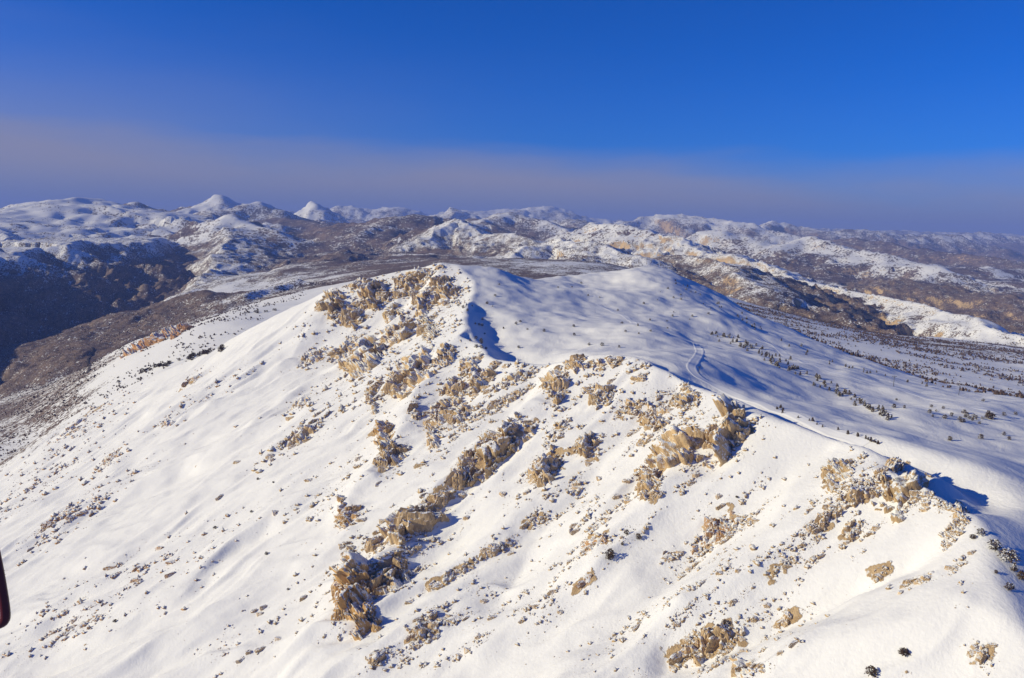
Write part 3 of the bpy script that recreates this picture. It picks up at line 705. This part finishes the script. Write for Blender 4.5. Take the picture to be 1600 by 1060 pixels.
# ------------------------------------------------------------------ loose stones
def soup(name, verts, faces, mats, midx=None, parent=None):
    me = bpy.data.meshes.new(name); me.vertices.add(len(verts)); me.vertices.foreach_set('co', np.asarray(verts, np.float32).ravel())
    f = np.asarray(faces, np.int32); k = f.shape[1]
    me.loops.add(f.size); me.loops.foreach_set('vertex_index', f.ravel()); me.polygons.add(len(f))
    me.polygons.foreach_set('loop_start', np.arange(0, f.size, k, dtype=np.int32)); me.update(calc_edges=True)
    for m in mats: me.materials.append(m)
    if midx is not None: me.polygons.foreach_set('material_index', np.asarray(midx, np.int32))
    o = bpy.data.objects.new(name, me); C.objects.link(o)
    if parent is not None: o.parent = parent
    return o
ICO_V = np.array([(1, 0, -.1), (-.4, .9, .1), (-.5, -.85, 0), (0.1, 0.15, 1), (0, -.1, -1.)]); ICO_F = np.array([(0, 1, 3), (1, 2, 3), (2, 0, 3), (1, 0, 4), (2, 1, 4), (0, 2, 4)])
def stones(x, y, z, r):
    n = len(x); V = ICO_V[None]*RNG.uniform(0.6, 1.25, (n, 5, 1))
    V = V*(r[:, None, None]*np.stack([RNG.uniform(.7, 1.3, n), RNG.uniform(.7, 1.3, n), RNG.uniform(.6, 1.3, n)], -1)[:, None, :])
    a = RNG.uniform(0, 6.28, n); ca, sa = np.cos(a)[:, None], np.sin(a)[:, None]
    V = np.stack([V[..., 0]*ca-V[..., 1]*sa, V[..., 0]*sa+V[..., 1]*ca, V[..., 2]], -1)+np.stack([x, y, z], -1)[:, None, :]
    F = (ICO_F[None]+np.arange(n)[:, None, None]*5).reshape(-1, 3)
    return V.reshape(-1, 3), F
# clustered round the outcrops, then in stony streaks down the face, then anywhere
su, sv = [], []
for i, (u, v, w, h, ln, n, kind, lab) in enumerate(OUTCROPS):
    if kind == 'orange': continue
    m = int(n*34); ang = math.radians(ln); a = RNG.normal(0, .45, m)*w; b = RNG.normal(0, .4, m)*h
    su.append(u+a*math.cos(ang)+b*math.sin(ang)*.35); sv.append(v-a*math.sin(ang)+b*math.cos(ang))
streaks = [(60, 760, 150, 26, 36, 200), (110, 690, 190, 40, 38, 260), (150, 940, 230, 60, 30, 330), (130, 800, 180, 22, 36, 160), (60, 640, 140, 30, 36, 200),
    (480, 670, 110, 22, 35, 110), (330, 610, 120, 22, 30, 80), (640, 880, 120, 60, 35, 170), (610, 560, 220, 90, 30, 280), (570, 470, 170, 50, 30, 170),
    (700, 470, 100, 70, 20, 180), (740, 660, 130, 40, 35, 120), (860, 780, 130, 70, 35, 130), (960, 800, 120, 60, 30, 120), (1130, 830, 110, 60, 38, 200),
    (1040, 640, 110, 60, 38, 140), (1120, 690, 130, 80, 38, 170), (940, 590, 140, 40, 20, 120), (800, 590, 130, 40, 20, 140), (1330, 770, 170, 70, 25, 230),
    (1430, 760, 90, 60, 15, 170), (1490, 830, 50, 90, -55, 120), (1250, 880, 240, 50, 25, 170), (1050, 950, 200, 50, 30, 170), (820, 950, 220, 60, 32, 170),
    (680, 990, 130, 60, 32, 140), (1120, 1020, 200, 50, 20, 180), (520, 760, 130, 50, 35, 60), (350, 850, 240, 90, 35, 70), (420, 980, 260, 80, 32, 70), (900, 680, 160, 50, 35, 80)]
for u, v, w, h, ln, m in streaks:
    m = int(m*(8 if u < 420 else 12))
    ang = math.radians(ln); a = RNG.normal(0, .42, m)*w; b = RNG.normal(0, .42, m)*h
    su.append(u+a*math.cos(ang)); sv.append(v-a*math.sin(ang)+b)
su = np.concatenate(su); sv = np.concatenate(sv)
q = (su > -30) & (su < 1630) & (sv < 1090) & (sv > 400); su, sv = su[q], sv[q]
x, y, z, g = survey(su, sv, dmax=1700, sk=.012); fz = bil(x, y, near_xs, near_ys, NFACE)
cl = fbm((x*.958+y*.287)/26, (-x*.287+y*.958)/9, 4, .65)
q = g & (y < 1700) & (fz > 0.1) & (cl > RNG.normal(.22, .13, len(x))); x, y, z, uu = x[q], y[q], z[q], su[q]
r = 0.33+2.2*RNG.uniform(0, 1, len(x))**6.0; r *= np.clip(y/480, .75, 1.8)
order = np.argsort(-r/y)
for j in order[:290]:
    o = add_rock('rock', None, 'rust' if uu[j] < 330 else 'tan', x[j], y[j], z[j], r[j], RNG.uniform(.7, 1.2), sink=0.25, yaw=.29+RNG.normal(0, .4), thin=RNG.uniform(1, 1.7))
    o.parent = ridge
rest = order[290:290+26000]
for nm, kind, s in (('rubble', 'tan', rest[uu[rest] >= 380]), ('rubble', 'rust', rest[uu[rest] < 380])):
    V, F = stones(x[s], y[s], z[s]+r[s]*.1, r[s]); o = soup(nm, V, F, [RMAT[kind]], parent=ridge); o['kind'] = 'stuff'

# ------------------------------------------------------------------ trees
def foliage_material(name, c1, c2, snowy):
    m, t, b = new_mat(name); geo = N(t, 'ShaderNodeNewGeometry'); s = N(t, 'ShaderNodeSeparateXYZ'); t.links.new(geo.outputs['True Normal'], s.inputs[0])
    oi = N(t, 'ShaderNodeObjectInfo'); n = tnoise(t, geo.outputs['Position'], 1.3, 3)
    c = mix(t, ramp(t, n, .35, .65), c1, c2)
    az = N(t, 'ShaderNodeMath', operation='ABSOLUTE'); t.links.new(s.outputs[2], az.inputs[0])
    k = val(t, 'ADD', az.outputs[0], val(t, 'MULTIPLY', val(t, 'SUBTRACT', tnoise(t, geo.outputs['Position'], 0.6, 3, .7), 0.5), 2.2))
    t.links.new(mix(t, ramp(t, k, 0.95-snowy, 1.05-snowy), c, SNOW), b.inputs['Base Color']); return m
FOL = foliage_material('pine_needles', (0.035, 0.028, 0.022), (0.11, 0.07, 0.05), 0.16)
FOLD = foliage_material('dark_needles', (0.045, 0.035, 0.026), (0.11, 0.068, 0.048), -0.25)
bark, _t, _bb = new_mat('bark'); _bb.inputs['Base Color'].default_value = (0.07, 0.05, 0.04, 1)
_g = N(_t, 'ShaderNodeNewGeometry'); _t.links.new(mix(_t, tnoise(_t, _g.outputs['Position'], 4.0, 4), (0.05, 0.035, 0.03), (0.11, 0.08, 0.06)), _bb.inputs['Base Color'])
def crown_mesh(seed, shape):
    rg = np.random.default_rng(seed); V, F = [], []
    lob = [(rg.normal(0, .16), rg.normal(0, .16)) for _ in range(3)]
    for i in range(150):
        t = rg.uniform(0, 1)
        if shape == 'pine': zc = .12+.86*t; rad = .36*(1-t)**.8*rg.uniform(.45, 1.15)+.02
        else: zc = .12+.75*t; rad = .5*math.sqrt(max(.02, 1-(1.5*t-.55)**2*.8))*rg.uniform(.4, 1.1)
        a = rg.uniform(0, 6.28); ox, oy = lob[i % 3]; k = (1-t)*.7
        c = np.array([ox*k+rad*math.cos(a)*.75, oy*k+rad*math.sin(a)*.75, zc])
        out = np.array([math.cos(a), math.sin(a), -.15+.5*t]); side = np.array([-math.sin(a), math.cos(a), rg.normal(0, .3)])
        L, Wd = rg.uniform(.07, .16), rg.uniform(.035, .08)
        b0 = len(V); up = np.array([0, 0, rg.uniform(.02, .06)])
        V += [c-out*L*.6, c+side*Wd+up*.2, c+out*L-up*.8, c-side*Wd+up*.2, c+up*1.6]
        F += [(b0, b0+1, b0+4), (b0+1, b0+2, b0+4), (b0+2, b0+3, b0+4), (b0+3, b0, b0+4), (b0, b0+2, b0+1), (b0, b0+3, b0+2)]
    me = bpy.data.meshes.new('crown'); me.from_pydata([tuple(v) for v in V], [], F); return me
def trunk_mesh():
    bm = bmesh.new(); bmesh.ops.create_cone(bm, cap_ends=True, segments=7, radius1=.045, radius2=.012, depth=.85)
    bmesh.ops.translate(bm, verts=bm.verts, vec=(0, 0, .375))
    for k in range(5):
        a = k*2.4; r = bmesh.ops.create_cone(bm, segments=4, radius1=.014, radius2=.004, depth=.3, cap_ends=True, matrix=Matrix.Translation((math.cos(a)*.13, math.sin(a)*.13, .3+.1*k)) @ Matrix.Rotation(a, 4, 'Z') @ Matrix.Rotation(1.1, 4, 'Y'))
    me = bpy.data.meshes.new('trunk'); bm.to_mesh(me); bm.free(); me.materials.append(bark); return me
TRUNK = trunk_mesh(); CR = {}
for nm, sh, mt in (('snowy', 'pine', FOL), ('bushy', 'bush', FOL), ('dark', 'bush', FOLD), ('darkpine', 'pine', FOLD)):
    CR[nm] = [crown_mesh(40+i, sh) for i in range(4)]
    for me in CR[nm]: me.materials.append(mt)
def tree(x, y, z, h, kind, label, group, name='pine_tree', wide=1.0):
    e = bpy.data.objects.new(name, None); C.objects.link(e); e.location = (x, y, z-.05*h); a = RNG.uniform(0, 6.28)
    s = h*wide*RNG.uniform(.85, 1.2); e.scale = (s, s, h); e.rotation_euler = (RNG.normal(0, .05), RNG.normal(0, .05), a)
    e['label'] = label; e['category'] = 'tree' if name == 'pine_tree' else 'shrub'
    if group: e['group'] = group
    for nm, me in (('trunk', TRUNK), ('crown', CR[kind][RNG.integers(4)])):
        o = bpy.data.objects.new(nm, me); C.objects.link(o); o.parent = e
    return e
def line_pts(pl, n, jit):
    pl = np.array(pl, float); seg = np.hypot(*np.diff(pl, axis=0).T); cum = np.concatenate([[0], np.cumsum(seg)])
    s = RNG.uniform(0, cum[-1], n); u = np.interp(s, cum, pl[:, 0]); v = np.interp(s, cum, pl[:, 1])
    return u+RNG.normal(0, jit, n), v+RNG.normal(0, jit*.45, n)
def area_pts(u0, u1, v0, v1, n): return RNG.uniform(u0, u1, n), RNG.uniform(v0, v1, n)
ZONES = [
 (line_pts([(1112, 520), (1180, 548), (1240, 578)], 64, 8), (3, 5.6), 'snowy', 'small snowy pine in the dense row slanting across the plateau', 'pines in the row across the plateau'),
 (line_pts([(1240, 578), (1335, 625), (1392, 656)], 50, 6), (2.6, 5), 'snowy', 'small snowy pine in the lower end of the plateau row, towards the right', 'pines in the lower end of the plateau row'),
 (line_pts([(1040, 436), (1110, 468), (1200, 524), (1300, 570), (1450, 604)], 44, 4), (2.5, 5), 'snowy', 'small pine on the rim where the plateau drops to the woods', 'pines on the plateau rim'),
 (np.concatenate([line_pts([(720, 470), (745, 500), (760, 525), (740, 545)], 20, 9), area_pts(740, 1000, 440, 545, 24)], 1), (2, 4.5), 'bushy', 'tiny scattered pine in the snow bowl behind the saddle', 'pines in the snow bowl'),
 (area_pts(990, 1110, 445, 520, 22), (2, 4), 'bushy', 'tiny pine on the snow hill behind the bowl', 'pines on the snow hill'),
 (np.concatenate([area_pts(1390, 1600, 625, 690, 16), line_pts([(1420, 620), (1460, 640), (1500, 650), (1545, 655)], 16, 9)], 1), (1.8, 4), 'bushy', 'brown bushy pine scattered on the right-hand snowfield', 'pines on the right-hand snowfield'),
 (line_pts([(1205, 637), (1270, 660), (1340, 684), (1385, 700)], 20, 3), (1.5, 3.2), 'darkpine', 'small dark pine along the shaded side of the snow road', 'pines beside the snow road'),
 (line_pts([(222, 582), (262, 570), (300, 558), (352, 546)], 34, 2.2), (7, 11), 'dark', 'round dark tree in the long row beyond the left skyline', 'trees in the row beyond the left skyline'),
 (line_pts([(385, 490), (435, 485)], 10, 2), (5, 8), 'dark', 'dark tree in the short row beyond the upper left skyline', 'trees in the short row'),
]
for (uv, hr, kind, lab, grp) in ZONES:
    x, y, z, g = survey(uv[0], uv[1])
    for j in np.nonzero(g)[0]: tree(x[j], y[j], z[j], RNG.uniform(*hr), kind, lab, grp)
SINGLES = [
 (1532, 836, 3.2, 'bushy', 'snow-covered pine nearest the top of the right crest cluster', 1.2), (1552, 858, 4.6, 'bushy', 'snow-covered pine, second in the right crest cluster, with blue shadow', 1.2),
 (1576, 876, 5.6, 'bushy', 'largest snow-laden pine on the right crest', 1.5), (1584, 893, 3.6, 'snowy', 'snowy pine just below the largest one on the right crest', 1.1),
 (1598, 905, 4.0, 'dark', 'dark pine at the right picture edge below the largest snowy one', 1.1), (1577, 922, 3.4, 'bushy', 'lowest pine of the right crest cluster', 1.3),
 (1556, 896, 1.6, 'dark', 'tiny dark pine left of the right crest cluster', 1.0), (1520, 842, 2.2, 'dark', 'low brown bush at the left of the right crest cluster', 1.4),
 (953, 874, 7.0, 'dark', 'dark shrub standing out on the lower face', .9), (979, 836, 3.8, 'dark', 'dark shrub just above the standing-out dark shrub', .8),
 (997, 843, 4.2, 'dark', 'thin dark shrub right of the standing-out dark shrub', .7), (972, 852, 2.0, 'dark', 'tiny dark shrub between the three dark shrubs', 1.0),
 (1133, 978, 3.4, 'bushy', 'grey bush with blue shadow above the jumbled bottom rocks', 1.1), (1412, 1024, 3.0, 'dark', 'flat brown bush on smooth snow at the bottom right', 1.4),
 (1361, 1054, 3.6, 'dark', 'brown bush at the bottom edge of the picture, right of centre', 1.2), (1151, 778, 1.4, 'dark', 'tiny dark bush alone right of the big crag', 1.1),
 (336, 826, 2.6, 'dark', 'brown bush on the smooth left face', 1.1), (393, 801, 2.4, 'dark', 'brown bush up-slope right of the lone left-face bush', 1.3), (403, 750, 2.6, 'dark', 'grey bush highest of the left-face bushes', 1.3),
 (427, 755, 2.0, 'dark', 'small dark bush beside the highest left-face bush', 1.2), (416, 867, 2.8, 'dark', 'brown bush lower right on the smooth left face', 1.3), (180, 972, 2.4, 'dark', 'dark bush low on the far left face', 1.2),
 (450, 922, 1.6, 'dark', 'tiny bush left of the tall ochre buttress', 1.2), (1548, 655, 6.0, 'dark', 'big brown round pine pair on the right-hand snowfield', 1.3),
 (185, 598, 7, 'dark', 'leftmost round dark tree beyond the left skyline', 1.3), (216, 594, 6, 'dark', 'second round dark tree from the left beyond the left skyline', 1.3),
]
su, sv = np.array([s[0] for s in SINGLES], float), np.array([s[1] for s in SINGLES], float)
x, y, z, g = survey(su, sv)
for j, s in enumerate(SINGLES):
    if g[j]: tree(x[j], y[j], z[j], s[2], s[3], s[4], None, 'pine_tree' if 'pine' in s[4] or 'tree' in s[4] else 'shrub', s[5])

# woods of the right-hand valley floor and scrub on the left bench: one mass each
def woods(name, x, y, hmin, hmax, label, mats, darkshare):
    z = ground_z(x, y); n = len(x); h = RNG.uniform(hmin, hmax, n)
    K = 2; V = np.zeros((n, K, 7, 3)); a0 = RNG.uniform(0, 6.28, (n, K))
    for k in range(K):
        cxk = RNG.normal(0, .22, n)*h; cyk = RNG.normal(0, .22, n)*h; s = h*RNG.uniform(.5, 1.0, n)
        for i in range(5):
            a = a0[:, k]+i*1.2566; rr = s*RNG.uniform(.22, .5, n)
            V[:, k, i] = np.stack([x+cxk+rr*np.cos(a), y+cyk+rr*np.sin(a), z+s*RNG.uniform(.15, .4, n)], -1)
        V[:, k, 5] = np.stack([x+cxk, y+cyk, z+s], -1); V[:, k, 6] = np.stack([x+cxk, y+cyk, z-.1*s], -1)
    f = [(i, (i+1) % 5, 5) for i in range(5)]+[((i+1) % 5, i, 6) for i in range(5)]
    F = (np.array(f)[None]+np.arange(n*K)[:, None, None]*7).reshape(-1, 3)
    mi = np.repeat((RNG.uniform(0, 1, n) < darkshare).astype(int), K*10)
    o = soup(name, V.reshape(-1, 3), F, mats, mi); o['kind'] = 'stuff'; o['label'] = label; o['category'] = 'woodland'; return o
FOLW = foliage_material('winter_woods', (0.075, 0.05, 0.045), (0.15, 0.10, 0.085), 0.22)
n = 80000; wy_ = RNG.uniform(850, 3000, n); wx_ = RNG.uniform(150, 2100, n)
den = fbm((wx_*.8-wy_*.6)/300, (wx_*.6+wy_*.8)/110, 4, .6); zz = ground_z(wx_, wy_)
q = (wx_ < .70*wy_) & (zz < CZ-172) & (den+RNG.normal(0, .22, n) > .12); wx_, wy_ = wx_[q][:13000], wy_[q][:13000]
woods('woodland', wx_, wy_, 3, 6.5, 'winter woodland scattered over the snowy valley floor at right', [FOLW, FOLD], .2)
n = 30000; wy_ = RNG.uniform(1500, 3600, n); wx_ = RNG.uniform(-2300, -450, n); zz = ground_z(wx_, wy_)
den = fbm((wx_*.8-wy_*.6)/200, (wx_*.6+wy_*.8)/80, 4, .6)
q = (wx_ > -.70*wy_) & (zz < CZ-250) & (den+RNG.normal(0, .2, n) > .1); wx_, wy_ = wx_[q][:4000], wy_[q][:4000]
woods('scrub', wx_, wy_, 3, 6.5, 'leafless scrub on the bench beyond the left skyline', [FOLW, FOLD], .15)

# ------------------------------------------------------------------ snow road, pistes, valley road
def strip(name, uv, width, mat, label=None, lift=.15, berm=.14, cols=9):
    uv = np.array(uv, float); x, y, z, g = survey(uv[:, 0], uv[:, 1]); pts = np.stack([x, y], -1)[g]
    seg = np.hypot(*np.diff(pts, axis=0).T); cum = np.concatenate([[0], np.cumsum(seg)]); s = np.arange(0, cum[-1], 2.0)
    px = np.interp(s, cum, pts[:, 0]); py = np.interp(s, cum, pts[:, 1])
    k = np.ones(15)/15
    for _ in range(3):
        px = np.convolve(np.pad(px, 7, mode='edge'), k, 'valid'); py = np.convolve(np.pad(py, 7, mode='edge'), k, 'valid')
    tx = np.gradient(px); ty = np.gradient(py); l = np.hypot(tx, ty)+1e-6; nx, ny = -ty/l, tx/l
    o = np.linspace(-.5, .5, cols)*width
    VX = px[:, None]+nx[:, None]*o; VY = py[:, None]+ny[:, None]*o
    prof = np.full(cols, lift); prof[0] = prof[-1] = -.3; prof[1] += berm; prof[-2] += berm; prof[3:-3:2] -= berm*.25
    VZ = ground_z(VX, VY)+prof
    n = len(px); V = np.stack([VX, VY, VZ], -1).reshape(-1, 3); i, j = np.meshgrid(np.arange(n-1), np.arange(cols-1), indexing='ij'); a = (i*cols+j).ravel()
    ob = soup(name, V, np.stack([a, a+1, a+cols+1, a+cols], 1), [mat]); ob['kind'] = 'structure'
    return ob
pk, t, b = new_mat('packed_snow'); g_ = N(t, 'ShaderNodeNewGeometry')
t.links.new(mix(t, tnoise(t, g_.outputs['Position'], .4, 4), (.80, .80, .80), (.85, .845, .84)), b.inputs['Base Color'])
ta, t, b = new_mat('wet_asphalt'); g_ = N(t, 'ShaderNodeNewGeometry')
t.links.new(mix(t, tnoise(t, g_.outputs['Position'], .2, 3), (.05, .045, .05), (.09, .08, .08)), b.inputs['Base Color'])
strip('snow_road', [(930, 474), (960, 488), (985, 500), (1020, 514), (1060, 526), (1084, 536), (1094, 548), (1090, 560), (1080, 572), (1076, 582), (1090, 592), (1120, 602), (1180, 626), (1240, 650), (1300, 676), (1370, 704)], 10, pk, berm=.2)
strip('ski_piste', [(1150, 505), (1200, 535), (1280, 575), (1360, 598), (1450, 622), (1540, 642), (1620, 660)], 14, pk, berm=.14)
strip('road', [(143, 542), (147, 551), (137, 560), (141, 570), (137, 584)], 9, ta, lift=1.2, berm=0)

# ------------------------------------------------------------------ ski-lift pylons
steel, t, b = new_mat('galvanised_steel'); g_ = N(t, 'ShaderNodeNewGeometry'); b.inputs['Metallic'].default_value = .5; b.inputs['Roughness'].default_value = .5
t.links.new(mix(t, tnoise(t, g_.outputs['Position'], 2, 3), (.10, .10, .11), (.17, .17, .18)), b.inputs['Base Color'])
def part(name, parent, fn, mat):
    bm = bmesh.new(); fn(bm); me = bpy.data.meshes.new(name); bm.to_mesh(me); bm.free(); me.materials.append(mat)
    o = bpy.data.objects.new(name, me); C.objects.link(o); o.parent = parent; return o
def cyl(bm, r1, r2, d, M, seg=10): bmesh.ops.create_cone(bm, segments=seg, radius1=r1, radius2=r2, depth=d, cap_ends=True, matrix=M)
def pylon(u, v, h, label):
    x, y, z, g = survey(u, v)
    if not g[0]: return
    e = bpy.data.objects.new('ski_lift_pylon', None); C.objects.link(e); e.location = (x[0], y[0], z[0]-.3); e.rotation_euler = (0, 0, .35)
    e['label'] = label; e['category'] = 'ski lift'; e['group'] = 'ski lift pylons'
    T = Matrix.Translation; R = Matrix.Rotation
    part('pole', e, lambda bm: cyl(bm, .32, .2, h, T((0, 0, h/2))), steel)
    part('crossarm', e, lambda bm: (cyl(bm, .12, .12, h*.42, T((0, 0, h*.96)) @ R(math.pi/2, 4, 'Y')), cyl(bm, .08, .08, h*.3, T((h*.1, 0, h*.84)) @ R(.75, 4, 'Y'))), steel)
    for s in (-1, 1):
        w = part('sheave', e, lambda bm: [cyl(bm, .28, .28, .12, T((s*h*.2, dy, h*.93)) @ R(math.pi/2, 4, 'Y')) for dy in (-.5, 0, .5)], steel)
pylon(1396, 604, 11, 'ski lift pylon on the bright piste, left of the pair'); pylon(1498, 618, 11, 'ski lift pylon on the bright piste, nearest the right edge')
pylon(1092, 584, 6, 'short ski lift pylon beside the bend of the snow road')

# ------------------------------------------------------------------ orange rock on the skyline
x, y, z, g = survey(718, 426)
if g[0]:
    o = add_rock('rock', None, 'orange', x[0], y[0], z[0], 2.2, 1.1); o['label'] = 'small orange rock on the skyline right of the summit'; o['category'] = 'rock'

# ------------------------------------------------------------------ dark red bar of the aircraft the picture was taken from
redp, t, b = new_mat('dark_red_paint'); b.inputs['Roughness'].default_value = .35; b.inputs['Specular IOR Level'].default_value = .4
g_ = N(t, 'ShaderNodeNewGeometry'); t.links.new(mix(t, tnoise(t, g_.outputs['Position'], 30, 3), (.09, .010, .014), (.13, .014, .018)), b.inputs['Base Color'])
path = [(-60, 700), (-22, 800), (-4, 880), (5, 930), (9, 960), (7, 972), (-6, 978), (-40, 976), (-120, 960)]
rad = [.007, .007, .0068, .0066, .0068, .0072, .0066, .0066, .0066]
pts = [Vector(P(u, v, 1.1)) for u, v in path]
cu = bpy.data.curves.new('tmp', 'CURVE'); cu.dimensions = '3D'; cu.bevel_depth = 1.0; cu.bevel_resolution = 4; cu.resolution_u = 8
sp = cu.splines.new('NURBS'); sp.points.add(len(pts)-1); sp.use_endpoint_u = True; sp.order_u = 3
for p_, q, r in zip(sp.points, pts, rad): p_.co = (*q, 1); p_.radius = r
tmp = bpy.data.objects.new('tmp', cu); C.objects.link(tmp); dg = bpy.context.evaluated_depsgraph_get()
me = bpy.data.meshes.new_from_object(tmp.evaluated_get(dg)); bpy.data.objects.remove(tmp); me.materials.clear(); me.materials.append(redp); me.name = 'aircraft_bar'
o = bpy.data.objects.new('aircraft_bar', me); C.objects.link(o); o['label'] = 'bent dark red metal bar of the aircraft at the left edge'; o['category'] = 'metal bar'

# ------------------------------------------------------------------ haze
bm = bmesh.new(); bmesh.ops.create_cube(bm, size=1.0); lo = min(NZ[NOK].min(), MZ[MOK].min(), Z[ok].min())-30; hi = max(CZ+60, Z[ok].max()+30)
for v in bm.verts: v.co = Vector((v.co.x*100000, 22000+v.co.y*60000, lo if v.co.z < 0 else hi))
me = bpy.data.meshes.new('haze'); bm.to_mesh(me); bm.free(); hzm = bpy.data.materials.new('haze'); hzm.use_nodes = True; t = hzm.node_tree; t.nodes.clear()
out = N(t, 'ShaderNodeOutputMaterial'); pv = N(t, 'ShaderNodeVolumePrincipled'); t.links.new(pv.outputs[0], out.inputs['Volume'])
pv.inputs['Color'].default_value = (0.33, 0.46, 1.0, 1); pv.inputs['Density'].default_value = 3.8e-5; pv.inputs['Anisotropy'].default_value = 0.0
me.materials.append(hzm); o = bpy.data.objects.new('haze', me); C.objects.link(o); o['kind'] = 'stuff'; o.display_type = 'WIRE'
